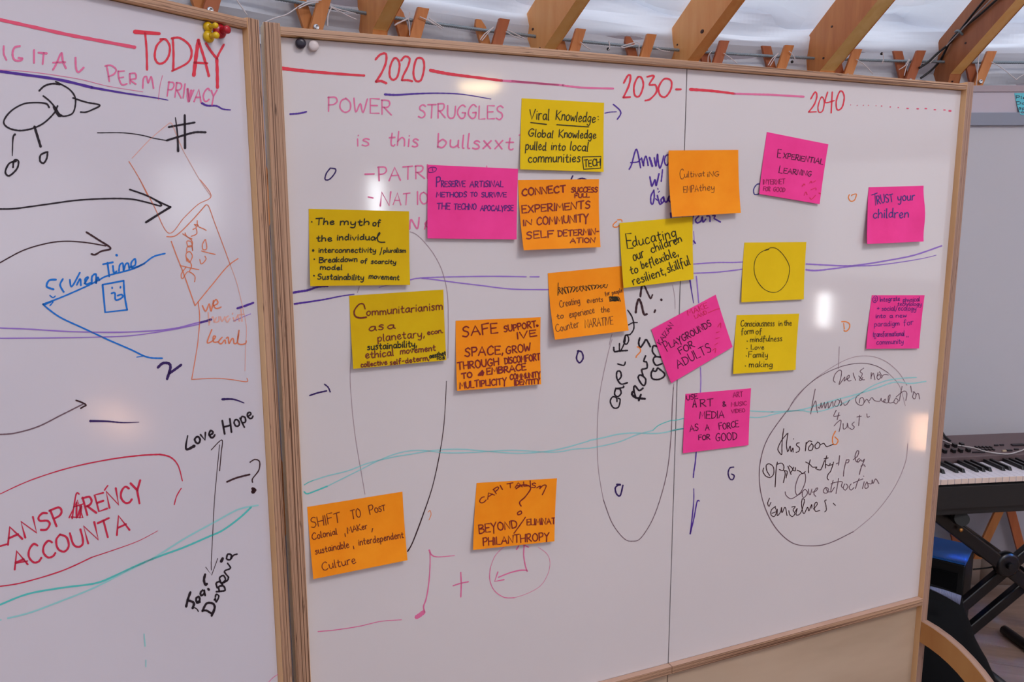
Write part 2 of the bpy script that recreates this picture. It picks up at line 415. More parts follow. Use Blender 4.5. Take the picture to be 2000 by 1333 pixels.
CORDS = [
    [(581, 14), (600, 4), (616, 2), (628, 0)], [(583, 17), (602, 8), (622, 4)], [(645, 12), (660, 18), (676, 22), (695, 27)], [(646, 14), (664, 23), (684, 33), (696, 38)],
    [(648, 14), (641, 30), (640, 52)], [(580, 15), (560, 28), (535, 36), (512, 46)], [(462, 0), (472, 14), (483, 30)],
    [(770, 50), (785, 42), (797, 36), (800, 24)], [(797, 36), (800, 50), (800, 70)], [(772, 47), (790, 39), (795, 35)], [(834, 38), (848, 46), (862, 57)], [(838, 36), (856, 48), (866, 55)],
    [(938, 78), (947, 66), (962, 55)], [(941, 80), (952, 66), (964, 53)], [(990, 58), (1006, 66), (1026, 76)], [(988, 62), (1004, 71), (1018, 76)], [(820, 33), (838, 41), (848, 48)],
    [(1212, 92), (1228, 86), (1246, 82)], [(1214, 94), (1232, 90), (1248, 84)], [(1249, 84), (1248, 95), (1248, 107)], [(1281, 94), (1294, 99), (1308, 101)],
    [(1133, 82), (1145, 92), (1153, 96)], [(1189, 80), (1191, 92), (1188, 98)], [(1384, 140), (1383, 112), (1390, 100)],
    [(1500, 128), (1508, 115), (1518, 106)], [(1504, 129), (1513, 114), (1520, 104)], [(1541, 100), (1549, 108), (1553, 116)], [(1413, 104), (1425, 112), (1440, 124)],
    [(1756, 136), (1768, 128), (1776, 114)], [(1766, 148), (1770, 132), (1777, 116)], [(1724, 104), (1726, 114), (1723, 124)], [(1936, 121), (1958, 134), (1985, 156)], [(1985, 156), (1992, 150), (2004, 144)],
    [(1672, 116), (1690, 128), (1705, 145)],
]
for c_ in CORDS: cord([cyl(*q) for q in c_])
# small black grommets / toggles on the liner
for q in ((1188, 96), (1547, 121), (1722, 105), (1802, 128)):
    Mx = Matrix.Translation(cyl(*q, 3.985)-Vector((YC.x, YC.y, 0)))
    MB().lathe([(.001, -.005), (.005, -.003), (.0055, .002), (.001, .006)], Mx, 10).build('toggle', M_blackcable, lat)
# cables clipped to the last rafter
def onraf(x, y, off=.008):
    ph = 95.27; P0 = pol(ph, 4.06, 0); nn = Vector((math.sin(R(ph)), -math.cos(R(ph)), 0)); 
    q = P0 - nn*off if (CAM-P0).dot(nn) < 0 else P0 + nn*off
    d = ray(x, y); t = (q-CAM).dot(nn)/d.dot(nn); return CAM+d*t
def wire(name, pts, r_, m_, label):
    b = MB(); b.tube(smooth3(pts, 8), r_, 7); tag(b.build(name, m_), label, 'cable'); 
wire('power_cable', [cyl(1795, 133), cyl(1812, 122), cyl(1830, 105)]+[onraf(*q) for q in ((1853, 86), (1870, 66), (1898, 30), (1925, -3), (1960, -45))], .0042, M_blackcable, 'upper black cable running up the rightmost rafter')
wire('power_cable', [cyl(1798, 153), cyl(1818, 138)]+[onraf(*q, .009) for q in ((1835, 120), (1846, 100), (1858, 78), (1875, 60), (1912, 30), (1948, -2), (1990, -40))], .0042, M_blackcable, 'lower dark cable that loops down in front of the rightmost rafter')
wire('grey_cable', [cyl(1815, 124), cyl(1826, 114)]+[onraf(*q, .014) for q in ((1850, 88), (1872, 65), (1905, 30), (1937, -2), (1975, -42))], .0022, M_greycable, 'thin pale cable between the two black cables on the rightmost rafter')
cl = MB(); pc = [onraf(1866, 62, .002), onraf(1872, 60, .02), onraf(1880, 68, .002)]
cl.tube(smooth3(pc, 5), .004, 7); o_ = cl.build('cable_clip', M_clip); tag(o_, 'small grey clip holding the cables to the rightmost rafter', 'clip')

# pendant lamp under the crown, and windows behind the camera (seen mirrored in the boards)
def emis(name, col, st):
    m_ = bpy.data.materials.new(name); m_.use_nodes = True; N = m_.node_tree.nodes; L = m_.node_tree.links
    N.remove(N['Principled BSDF']); e = N.new('ShaderNodeEmission'); e.inputs[0].default_value = col; e.inputs[1].default_value = st
    L.new(e.outputs[0], [n for n in N if n.type == 'OUTPUT_MATERIAL'][0].inputs[0]); return m_
M_lamp = emis('lamp_glow', (1, .72, .36, 1), 30)
M_pane = emis('window_sky', (.93, .97, 1, 1), 22)
M_pane2 = emis('window_sky_soft', (.93, .97, 1, 1), 5.0)
lp = empty('pendant_lamp', (2.05, -.72, 2.24)); tag(lp, 'shallow round pendant lamp hanging from the crown ring', 'lamp')
MB().lathe([(.09, -.02), (.13, 0), (.13, .03), (.06, .05), (.01, .05)], Matrix.Identity(4), 24).build('shade', M_raf_y, lp)
MB().lathe([(.002, -.035), (.085, -.03), (.12, -.005), (.12, .0)], Matrix.Identity(4), 24).build('bulb_diffuser', M_lamp, lp)
MB().tube([(0, 0, .05), (0, 0, 1.9)], .004, 6).build('flex', M_blackcable, lp)
def window(n_, phi, z0, z1, w, pm):
    o = empty('window_%d' % n_, pol(phi, 4.0, 0), R(phi-90)); tag(o, kind='structure')
    t = .035
    fr = MB(); fr.box(-w/2-t, -w/2, -.03, .03, z0-t, z1+t); fr.box(w/2, w/2+t, -.03, .03, z0-t, z1+t); fr.box(-w/2, w/2, -.03, .03, z0-t, z0); fr.box(-w/2, w/2, -.03, .03, z1, z1+t)
    fr.build('window_frame', M_raf, o)
    MB().box(-w/2, w/2, -.004, .004, z0, z1).build('pane', pm, o)
window(1, math.degrees(math.atan2(1.37+.82, 5.33-2)), 1.40, 1.95, .55, M_pane2)
window(2, math.degrees(math.atan2(-.39+.82, 5.97-2)), .56, .86, .12, M_pane)
window(3, math.degrees(math.atan2(-4.27+.82, 4.08-2)), 1.35, 1.9, .14, M_pane)

# ------------------------------------------------------------------ whiteboards
TH = .0175     # plywood thickness
def board(B, label, xl, xr, seam, enamel, fr_dep, postL, postR, railz, ztop, pale):
    o = empty('whiteboard', (B.p.x, B.p.y, 0), B.rz); tag(o, label, 'whiteboard')
    mx, mz = M_plyx, M_plyz
    mxr = M_plyx2 if pale else M_plyx
    zt, zb = 1.8545, .653
    xs = [xl]+([seam] if seam else [])+[xr]
    for i in range(len(xs)-1):
        g = .0011 if seam else 0
        a = xs[i]+(g if i > 0 else 0); b_ = xs[i+1]-(g if i < len(xs)-2 else 0)
        p = MB().box(a, b_, 0, .012, zb, zt).build('writing_panel', enamel, o)
        p2 = MB().box(a, b_, .001, .013, .12, zb-.018).build('lower_panel', M_lower, o)
    if seam: MB().box(seam-.002, seam+.002, .003, .012, .12, zt).build('joint_strip', M_dark, o)
    MB().box(xl-.004, xr+.004, .014, .026, .12, zt).build('backing_panel', M_lower, o)
    (a0, a1), (b0, b1) = postL, postR
    bevel(MB().box(a0, a1, -fr_dep, .026, .02, ztop, (1, 1, 0, 0, 1, 0)).build('post', [mx, M_ven2], o), .0012)
    bevel(MB().box(b0, b1, -fr_dep, .026, .02, ztop, (1, 1, 0, 0, 1, 0)).build('post', [mxr, M_ven], o), .0012)
    bevel(MB().box(a1, b0, -fr_dep+.001, .03, railz[0], railz[1], (0, 0, 0, 0, 1, 1)).build('top_rail', [M_plyz, M_ven], o), .0008)
    # tray ledge below the panels
    tl = [a1]+([seam] if seam else [])+[b0]
    for i in range(len(tl)-1):
        bevel(MB().box(tl[i]+.0004, tl[i+1]-.0004, -.0145, .0, .6355, .653, (0, 0, 0, 0, 1, 1)).build('tray_ledge', [M_plyz, M_tray], o), .0008)
    # arched feet, front and back, at each post
    def arch(x0, x1, sg, side):
        b = MB(); n = 14; Ro, Ri = .302, .247; zc = .293
        prof = []
        for k in range(n+1):
            a = R(90-90*k/n); prof.append((math.cos(a)*Ro, zc+math.sin(a)*(.300), math.cos(a)*Ri, zc+math.sin(a)*.245))
        prof.append((Ro, .0, Ri, .0))
        y0 = -fr_dep if sg < 0 else .026
        V = []
        for (ro, zo, ri, zi) in prof:
            for x in (x0, x1):
                V.append((x, y0+sg*ro, zo)); V.append((x, y0+sg*ri, zi))
        b.v = V
        for i in range(len(prof)-1):
            q = i*4; r2 = q+4
            for f, mm in (((q, q+1, r2+1, r2), 1), ((q+2, r2+2, r2+3, q+3), 1), ((q, r2, r2+2, q+2), 0), ((q+1, q+3, r2+3, r2+1), 0)):
                b.f.append(f); b.m.append(mm); b.sm.append(False)
        b.f.append((0, 2, 3, 1)); b.m.append(0); b.sm.append(False)
        e = (len(prof)-1)*4; b.f.append((e, e+1, e+3, e+2)); b.m.append(0); b.sm.append(False)
        bevel(b.build('arched_foot', [M_plyx2, M_arch], o), .0008)
    for (x0, x1) in (postL, postR):
        for sg in (-1, 1):
            if not (B is MAIN and x0 < 1 and sg < 0): arch(x0+.0005, x1-.0005, sg, 0)
    return o
WBM = board(MAIN, 'central whiteboard of two panels covered with sticky notes and the years 2020 to 2040', .186, 1.655, .9222, M_wb, .014, (.1615, .1855), (1.6552, 1.676), (1.8555, 1.8675), 1.872, True)
WBL = board(LEFT, 'left whiteboard with the red word TODAY and no sticky notes', -.68, .808, None, M_wb2, .012, (-.70, -.681), (.8085, .829), (1.8555, 1.868), 1.8705, False)

# ------------------------------------------------------------------ ink
def cat(p, n=6):
    if len(p) < 3: return p
    closed = (p[0][0]-p[-1][0])**2+(p[0][1]-p[-1][1])**2 < .01
    q = ([p[-2]] if closed else [p[0]])+p+([p[1]] if closed else [p[-1]])
    out = []
    for i in range(1, len(q)-2):
        (ax, ay), (bx, by), (cx, cy), (dx, dy) = q[i-1], q[i], q[i+1], q[i+2]
        for k in range(n):
            t = k/n; t2 = t*t; t3 = t2*t
            f = lambda a, b, c, d: .5*(2*b+(c-a)*t+(2*a-5*b+4*c-d)*t2+(3*b-a-3*c+d)*t3)
            out.append((f(ax, bx, cx, dx), f(ay, by, cy, dy)))
    out.append(p[-1]); return out
INKW = [1.0]
def ribbon(b, pts, w, surf):
    """pts in picture pixels, w a width or a (start, end) pair; laid on surf"""
    w0, w1 = w if isinstance(w, tuple) else (w, w)
    w0 *= INKW[0]; w1 *= INKW[0]
    P = [pts[0]]
    for p in pts[1:]:
        if math.hypot(p[0]-P[-1][0], p[1]-P[-1][1]) > .25: P.append(p)
    if len(P) < 2:
        x, y = P[0]; n0 = len(b.v); b.v += [tuple(surf(x+w0*.6*math.cos(k*.785), y+w0*.6*math.sin(k*.785))) for k in range(8)]
        b.f.append(tuple(range(n0+7, n0-1, -1))); b.m.append(0); b.sm.append(False); return
    n = len(P); n0 = len(b.v); row = []
    for i, (x, y) in enumerate(P):
        a = P[max(i-1, 0)]; c = P[min(i+1, n-1)]
        tx, ty = c[0]-a[0], c[1]-a[1]; l = math.hypot(tx, ty) or 1; tx /= l; ty /= l
        h = (w0+(w1-w0)*i/(n-1))/2*(1+.10*math.sin(i*1.3+x*.4))
        row.append((x, y, tx, ty, h))
    x, y, tx, ty, h = row[0]; seq = [(x-tx*h*.8, y-ty*h*.8, tx, ty, h*.5)]+row
    x, y, tx, ty, h = row[-1]; seq.append((x+tx*h*.8, y+ty*h*.8, tx, ty, h*.5))
    for x, y, tx, ty, h in seq:
        b.v.append(tuple(surf(x-ty*h, y+tx*h))); b.v.append(tuple(surf(x+ty*h, y-tx*h)))
    for i in range(len(seq)-1):
        q = n0+2*i; b.f.append((q, q+2, q+3, q+1)); b.m.append(0); b.sm.append(False)
GL = {}
def gl(s):
    for line in s.strip().split('\n'):
        ch, w, *st = line.split('|')
        ss = []
        for k in st:
            sm = k.startswith('~'); k = k.lstrip('~')
            v = [float(t) for t in k.replace(',', ' ').split()]
            ss.append((sm, list(zip(v[::2], v[1::2]))))
        GL[ch] = (float(w), ss)
gl('''A|8|0 0 4 10 8 0|1.4 3.6 6.8 3.8
B|6.5|0 0 .3 10|~0 10 5 9.4 5.4 7.2 .3 5.3|~.3 5.3 6 4.6 6.4 2 3.6 .2 0 0
C|7|~6.8 8.4 4.8 10 1.6 8 .3 4.2 2 .6 4.8 .1 7 1.6
D|7|0.6 0 .5 10|~-.4 9.8 4.8 9 7 5.4 5 1.2 .4 0
E|6|6 9.8 .2 10 .4 0 6.2 .2|.3 5.2 5 5.3
F|6|.4 0 .2 10 6.2 10.2|.3 5.4 5 5.6
G|7.5|~6.8 8.6 4.4 10 1.2 7.6 .4 3.4 3 .1 6 .8 6.9 4.2|6.9 4.3 4 4.2
H|7|.3 0 0 10|6.6 0 7 10|.2 5 6.8 5.3
I|.8|.4 0 .4 10
J|5|~4.6 10 4.4 3 3 .3 .2 1.2
K|6.5|.3 0 0 10|6 10 .4 4.6 6.4 0
L|5.5|.2 10 .3 .3 5.6 .3
M|8.5|0 0 1 10 4.3 3.4 7.6 10 8.6 0
N|7|0 0 .4 10 6.4 .2 7 10
O|7.5|~3.8 10 .8 7.8 .4 3 3.4 0 6.8 2 7 7 3.8 10
P|6|.6 0 .3 10|~-.2 9.8 4.6 9.8 5.8 7.2 4 5 .4 4.6
Q|7.5|~3.8 10 .8 7.8 .4 3 3.4 0 6.8 2 7 7 3.8 10|5 2.5 8 -1
R|6.5|.5 0 .3 10|~-.2 9.8 4.6 9.7 5.4 7.2 3.6 5.2 .6 4.9|1.6 5 6.6 0
S|6|~5.8 8.8 3.6 10.1 1 8.6 1.4 6.2 4.6 4.6 5.4 2 3.2 -.1 .1 .9
T|7|0 9.7 7 10.1|3.6 10 3.4 0
U|7|~.2 10 .4 3 2.6 .2 5.4 .8 6.6 4 6.8 10
V|7|0 10 3.2 0 7 10.2
W|9|~0 10 1.6 .3 4.4 6.6 6.4 .3 9 10
X|6.5|0 10 6.5 0|6.3 10 .2 0
Y|6.5|0 10 3.2 5|6.6 10 3.2 5 2.6 -2.4
Z|6.5|.2 9.8 6.2 10 .2 .2 6.4 .2
a|5|~4.5 5.6 1.8 5.6 .3 2.6 1.8 .1 4 1.8 4.6 5.6 4.6 1.6 5.4 .1
b|4.8|0 9.8 .2 .2|~.2 3.6 2.6 5.8 4.6 3.4 3 .2 .2 .8
c|4.4|~4.2 4.9 2.2 5.8 .4 3.4 1.2 .5 3 0 4.6 1.1
d|5|~4.4 4.6 2 5.6 .3 2.6 1.8 .1 4.4 2|4.6 10 4.5 1 5.2 .1
e|4.6|~.4 2.8 3.6 3.4 4 4.9 2.4 5.9 .5 3.6 1.4 .4 3.2 .1 4.8 1.3
f|4|~4.2 9 2.8 10 1.7 8 1.4 -1.4|0 5.4 3.6 5.7
g|4.8|~4.4 5 2 5.7 .4 3 1.8 .4 4.2 2.2|~4.5 5.6 4.4 -1.8 2.6 -3.6 .3 -2.6
h|4.8|.2 10 .1 0|~.2 3 2.4 5.8 4.2 4.4 4.4 .1
i|1|.5 5.6 .6 .1|.6 8 .7 8.2
j|2|~1.6 5.6 1.5 -2 .2 -3.4|1.7 8 1.7 8.2
k|4.4|.2 10 .2 0|4 5.8 .3 2.7 4.4 .1
l|1.2|~.4 10 .3 1 1.3 .1
m|7.4|.2 5.7 .2 0|~.2 3.4 2 5.8 3.6 4.4 3.7 .1|~3.7 3.4 5.4 5.8 7 4.4 7.2 .1
n|4.6|.2 5.7 .2 0|~.2 3.4 2.4 5.8 4.2 4.4 4.4 .1
o|4.6|~2.4 5.8 .4 4.2 .6 1 2.6 0 4.4 1.8 4.2 4.8 2.4 5.8
p|4.8|.3 5.6 .3 -3.8|~.3 4 2.6 5.9 4.6 3.6 3 .2 .3 .8
q|4.8|~4.4 5 2 5.7 .4 3 1.8 .4 4.2 2.2|4.6 5.6 4.5 -3.8
r|3.6|.2 5.6 .4 0|~.3 3.4 1.8 5.6 3.8 5.6
s|3.8|~3.6 5 2 5.8 .6 4.4 2.8 2.8 3.4 1 1.8 0 .1 .7
t|3.8|~1.9 8.6 1.7 1.4 3 .1 4 .7|.1 5.5 3.8 5.8
u|4.8|~.2 5.6 .5 1.2 2.4 .1 4.2 2|4.5 5.7 4.5 1 5.1 .1
v|4.4|0 5.6 2 .1 4.4 5.8
w|6.6|~0 5.6 1.4 .2 3.2 4.4 4.8 .2 6.6 5.7
x|4.4|.2 5.6 4.2 0|4.2 5.7 .2 0
y|4.8|~.2 5.6 .6 2 2.4 1.2 4.2 3|~4.6 5.6 4.2 -1.6 2.6 -3.6 .4 -3
z|4.4|.3 5.5 4 5.6 .3 .2 4.4 .2
0|6|~3 10 .6 7.8 .4 2.4 3 0 5.4 2.4 5.4 7.6 3 10
1|1.5|.8 0 .9 10
2|6|~.4 7.8 2.6 10 5.2 8 3.6 4 .4 .2|.4 .2 5.8 .4
3|6|~.6 9.2 4.6 9.6 4.6 6.6 2.2 5.4 5.4 4 4.6 .6 .4 .4
4|6|3.6 10 .4 3.6 5.8 3.8|4.8 7 4.4 -1
6|6|~4.6 9.8 1.2 6 1 1.6 3.6 0 5.2 2.4 3.4 4.6 1 3.4
?|5|~.2 8 2.4 10 4.6 8.2 3.2 5.4 2.2 3|2.2 .4 2.3 .5
.|1|.5 .2 .5 .3
,|1.4|.9 1 .2 -1.6
:|1|.5 5 .5 5.2|.5 1 .5 1.2
-|4|.4 4.6 3.8 4.8
/|4|0 -2 4 10
&|6|~5.6 .2 1.2 7.4 2.4 9.6 3.8 7.6 .6 2.6 2.2 .2 5.2 3.6
+|5|.2 4 5 4.2|2.6 6.6 2.5 1.6
"|2|.2 10 .3 7.6|1.8 10 1.8 7.6
'|1|.5 10 .4 7.8
*|1.6|.8 3 .9 3.1''')
def word(text, x0, y0, x1, y1, h, slant=0.0, jit=.35):
    """strokes (in pixels) of a hand-lettered word between two baseline points"""
    rnd = random.Random(hash_(text)); sp = 1.7
    if text != text.upper(): h *= .87
    tot = 0; pos = []
    for ch in text:
        if ch == ' ': tot += 4; continue
        pos.append((ch, tot)); tot += GL[ch][0]+sp
    tot -= sp
    dx, dy = x1-x0, y1-y0; L_ = math.hypot(dx, dy); ux, uy = dx/L_, dy/L_; vx, vy = uy, -ux
    sx = L_/tot; sy = h/10; out = []
    for ch, ox in pos:
        jy = rnd.uniform(-jit, jit); js = 1+rnd.uniform(-.07, .07); ja = rnd.uniform(-.06, .06)
        for sm, st in GL[ch][1]:
            q = []
            for gx, gy in st:
                gx = gx+rnd.uniform(-.14, .14); gy2 = (gy+rnd.uniform(-.14, .14))*js+jy+gx*ja
                X = (ox+gx)*sx+gy2*sy*slant; Y = gy2*sy
                q.append((x0+ux*X+vx*Y, y0+uy*X+vy*Y))
            out.append(cat(q, 5) if sm else q)
    return out
def hash_(t):
    h = 7
    for c in t: h = (h*31+ord(c)) % 1000003
    return h
def parse(s): 
    v = [float(t) for t in s.replace(',', ' ').split()]; return list(zip(v[::2], v[1::2]))
class T:
    """traced coordinates measured in an enlarged crop"""
    def __init__(s, ox, oy, k): s.ox, s.oy, s.k = ox, oy, k
    def p(s, q): return [(s.ox+x/s.k, s.oy+y/s.k) for x, y in q]
A0, A1, A2, A3 = (T(0, o_, 3.3333) for o_ in (0, 350, 700, 933))
B0, B1, B2 = T(500, 0, 3.3333), T(1000, 0, 3.3333), T(1400, 0, 3.3333)
B4 = T(450, 1050, 3.3333)
N1, N2, N3, N4, N5, N6, N7 = T(590, 390, 6.667), T(820, 300, 5.405), T(660, 550, 6.667), T(870, 600, 7.405), T(1050, 410, 4.9375), T(590, 940, 6.667), T(900, 910, 4.762)
P1, P2, P3, P4, P5, P6, P7 = T(1170, 270, 6.897), T(1460, 240, 5.263), T(1420, 460, 4.651), T(1150, 540, 4.76), T(1310, 740, 6.061), T(1470, 670, 3.25), T(1150, 700, 3.508)
PX = T(0, 0, 1)

def ink(parent, surf, color, items, label=None, origin=None, name='handwriting'):
    """items: (crop, 'x,y x,y ...', width[, sharp])  or  (crop, 'text', (x0,y0,x1,y1), height, width[, slant])"""
    st = []                                            # (strokes in pixels, width, bounding box)
    for it in items:
        if isinstance(it[2], tuple) and len(it[2]) == 4:
            tr, txt, (x0, y0, x1, y1), h, w = it[:5]; sl = it[5] if len(it) > 5 else .05
            q = [tr.p(k) for k in word(txt, x0, y0, x1, y1, h, sl)]
        else:
            tr, s_, w = it[:3]; k = tr.p(parse(s_)); q = [k if len(it) > 3 else cat(k, 8)]
        xs = [p[0] for k in q for p in k]; ys = [p[1] for k in q for p in k]
        st.append([q, w, min(xs), min(ys), max(xs), max(ys)])
    grp = list(range(len(st))); G = 16
    for a in range(len(st)):
        for c in range(a):
            A, B_ = st[a], st[c]
            if A[2]-G < B_[4] and B_[2]-G < A[4] and A[3]-G < B_[5] and B_[3]-G < A[5]:
                ga, gc = grp[a], grp[c]; grp = [gc if g_ == ga else g_ for g_ in grp]
    if name == 'drawn_dots': grp = [0]*len(st)
    out = []
    for g_ in sorted(set(grp)):
        b = MB()
        for k, (q, w, *_x) in enumerate(st):
            if grp[k] == g_:
                for z in q: ribbon(b, z, w, surf)
        o = b.build(name, M_ink[color], parent, origin)
        if label: o['label'] = label
        out.append(o)
    return out
PANL = [c for c in WBL.children if c.name.startswith('writing_panel')][0]
PANM = sorted([c for c in WBM.children if c.name.startswith('writing_panel')], key=lambda o: o.data.vertices[0].co.x)
sL = lambda x, y: LEFT.loc(x, y, .0004)
sM = lambda x, y: MAIN.loc(x, y, .0004)
def IL(c, items, label, name='handwriting'): return ink(PANL, sL, c, items, label, name=name)
def IM(c, items, label, name='handwriting'):
    for o in ink(WBM, sM, c, items, label, name=name):
        v = o.data.vertices; o.parent = PANM[0] if sum(p.co.x for p in v)/len(v) < .9222 else PANM[1]

# ---- left board
INKW[0] = 1.2
IL('redp', [(A0, '0,128 200,172 440,225 650,265 878,308', 5.5)], 'long pink-red marker line leading to TODAY', 'drawn_line')
IL('red', [(A0, '878,207 1038,219', (8, 5), 1), (A0, '945,215 955,330 958,455', 3.5), (A0, '1060,255 1020,300 1008,370 1030,412 1070,405 1100,360 1105,300 1080,258 1045,255', 3.6),
           (A0, '1125,250 1130,350 1128,460', 3.6), (A0, '1118,250 1170,247 1230,290 1248,350 1220,410 1120,462', 3.6), (A0, '1262,490 1275,380 1292,262', 6),
           (A0, '1292,262 1330,380 1360,495', 4.2), (A0, '1265,408 1350,412', 3.6), (A0, '1340,282 1375,335 1412,382', 4), (A0, '1458,290 1425,350 1412,382', 3.6), (A0, '1412,382 1415,480 1416,570', 5)],
   'large red word TODAY')
IL('pink', [(A0, '25,300 25,350 42,390', 3), (A0, '130,300 95,310 82,350 95,390 130,395 146,382 122,376', 3.4), (A0, '222,325 222,410', 3), (A0, '250,343 305,348', 3.6), (A0, '285,345 278,418', 3),
            (A0, '345,455 365,420 400,345 410,400 430,445', 3.2), (A0, '345,408 425,405', 3), (A0, '492,375 495,440 510,470 545,440', 3.2)], 'pink letters IGITAL')
IL('pink', [(A0, '695,430 705,480 712,530', 2.6), (A0, '685,430 720,425 755,450 745,480 705,500', 2.6), (A0, '770,462 775,510 795,552 828,545', 2.6), (A0, '770,465 810,462', 2.4), (A0, '775,508 805,502', 2.4),
            (A0, '845,480 848,545', 2.6), (A0, '845,480 880,478 885,510 850,520 885,548', 2.6), (A0, '930,575 935,510 955,500 965,540 985,500 1000,575', 2.6), (A0, '1058,492 1040,570 1032,650', 1),
            (A0, 'PRI', (1085, 628, 1195, 638), 92, 2.4), (A0, 'VACY', (1215, 660, 1405, 668), 82, 2.6), (A0, '1222,580 1228,660 1245,590', 4)], 'pink words PERM and PRIVACY')
IL('pur', [(A0, '0,465 150,485 380,518 600,570', 4.4), (A0, '600,570 800,605 1000,635 1095,652', (4, 1.2)), (A0, '1315,672 1350,688 1410,690 1450,710 1500,716', (3.6, 2))], 'purple underline below the pink letters', 'drawn_line')
IL('pink', [(A0, '0,455 200,468 500,512 700,560 930,598', .9)], 'thin pink hairline above the purple underline', 'drawn_line')
IL('blk', [(A0, '320,700 300,675 230,668 150,678 70,725 25,790 50,830 120,850 200,840 280,805 350,740 375,690', 2.8), (A0, '282,625 320,655 360,700 385,740 415,757 470,740 490,690 488,630 450,580 380,540 362,532', 2.6),
           (A0, '255,592 290,560 340,545 390,550', 3), (A0, '475,638 560,665 650,685 600,715 560,730 525,730', 2.6), (A0, '98,875 85,900 80,1015', (4, 1.4)), (A0, '225,825 245,890 265,955', 4),
           (A0, '105,1050 60,1065 35,1120 60,1145 110,1100 120,1050 92,1045 85,1090', 3), (A0, '305,990 265,1010 262,1050 285,1062 305,1030 310,990', 3), (A0, '350,695 380,750 400,752', 4)], 'black line drawing of a long-beaked bird on two legs', 'drawing')
IL('blk', [(A0, '635,865 800,865 920,880 1000,900 1085,915', 1.6), (A0, '1085,915 1200,880 1270,862 1340,862', 3.4), (A0, '1098,828 1150,818 1268,798', 3.2), (A0, '1203,750 1205,965', 3.6, 1), (A0, '1142,765 1155,870 1160,985', (1.4, 4))], 'black hash sign at the end of a thin line', 'drawing')
IL('oral', [(A0, '860,1030 980,905 1080,820 1112,800 1130,830 1160,905 1190,975', 1.2), (A0, '1190,975 1220,1030 1300,1170 1372,1275', .9)], 'faint pale outline of an upper rotated square', 'drawing')
IL('ora', [(A0, '840,1052 900,1150 960,1270', 1.2), (A1, '910,0 1000,170 1098,352 1200,250 1290,165 1375,110 1305,5', 1.2)], 'orange edge of the upper rotated square', 'drawing')
IL('blk', [(A1, '0,195 100,192 300,165 500,138 700,127 850,130 950,150 1045,175 1040,155 1015,140', 2.6), (A1, '845,68 950,105 1040,150 1110,182', 2.8), (A1, '1110,182 1040,225 950,282', 3.6)], 'upper long black arrow', 'arrow')
IL('brn', [(A1, '0,545 150,465 300,420 420,405 550,412 690,435', 2), (A1, '562,345 640,395 720,450 660,470 620,492 595,488', 3)], 'second black arrow, curving up above the blue words', 'arrow')
IL('blu', [(A1, '365,655 320,660 305,700 350,718', 3.2), (A1, '410,650 392,690 415,735', 3), (A1, '455,655 468,700 520,610', 2.8), (A1, '500,690 522,650 527,692', 2.8), (A1, '550,680 575,640 555,650 560,685 590,675', 2.8),
           (A1, '598,680 600,635 625,620 625,680 635,640 648,660', 3), (A1, '670,555 735,542', 3), (A1, '700,545 712,635', 3), (A1, '735,565 742,610 760,600', 3), (A1, '758,494 762,498', 4),
           (A1, '775,600 780,560 800,550 805,595 818,555 835,550 842,585', 2.8), (A1, '845,575 880,560 880,520 855,545 865,580 940,550', 2.8), (A1, '325,758 345,772 360,762', 2)], 'blue handwritten words for screen time')
IL('blu', [(A1, '280,815 400,770 560,700 640,660 700,630 850,590 930,555 1000,505 1075,485', 2.6), (A1, '280,815 320,850 400,905 550,975 700,1045 850,1110 960,1160 1058,1167', 2.6), (A1, '285,822 345,797 325,825', 2), (A1, '890,1160 940,1152', 1.6)], 'blue underline turning into a long blue arrow', 'drawn_line')
IL('blu', [(A1, '668,688 805,662', 3, 1), (A1, '805,662 812,760 828,852', 3), (A1, '828,852 685,868 668,688', 3, 1), (A1, '730,705 731,712', 2.6), (A1, '785,700 784,708', 2.6), (A1, '725,745 748,742 752,785 780,782 800,765 790,752 765,760', 2.8)], 'small blue square with a smiling face', 'drawing')
IL('purd', [(A1, '1028,1228 1060,1200 1100,1202 1110,1225 1100,1265 1088,1302', 4.4), (A1, '1100,1268 1140,1240 1180,1210', 4.2)], 'dark purple numeral like a seven below the blue arrow')
IL('ora', [(A1, '1085,375 1150,365 1250,270 1340,168', 1.6), (A1, '1340,168 1360,180 1400,290 1460,450 1500,560', 1.2), (A1, '1115,405 1150,500 1190,600 1240,740 1270,825', 1.7), (A1, '1270,825 1290,800 1380,690 1480,570 1550,518', 1.7),
           (A1, '1290,795 1300,900 1290,1050 1270,1180 1248,1305', 1.4), (A1, '1248,1305 1400,1298 1500,1305 1605,1320 1608,1298', 1.3)], 'orange outline of two joined rectangles', 'drawing')
IL('oral', [(A1, '1500,560 1540,670 1570,790 1600,930 1605,1000 1600,1090 1595,1250', 1)], 'faint right edge of the orange rectangles', 'drawing')
C4 = T(330, 400, 2.988)
IL('ora', [(C4, '150,450 150,415 110,392 80,432 72,405 100,365', 1.6), (C4, '65,355 120,368 175,380', 1.6), (C4, '120,388 132,352 104,310', 1.6), (C4, '105,330 100,290 120,274 137,300 120,337 105,318', 1.6), (C4, '105,280 106,250 130,240 139,266', 1.6), (C4, '138,270 132,220 105,214 114,246 136,236 130,205 80,170', 1.6), (C4, '135,200 105,186 94,165', 1.6), (C4, '130,185 162,170 160,140', 1.6), (C4, '140,145 162,130 148,115 172,120', 1.6), (C4, '165,93 170,125 200,140 218,150', 1.6), (C4, '180,320 190,346 216,320 210,300', 1.6), (C4, '190,270 225,280 270,290', 1.6), (C4, '210,204 195,235 200,262 221,255 214,204', 1.6)], 'orange words Speeding up written upwards')
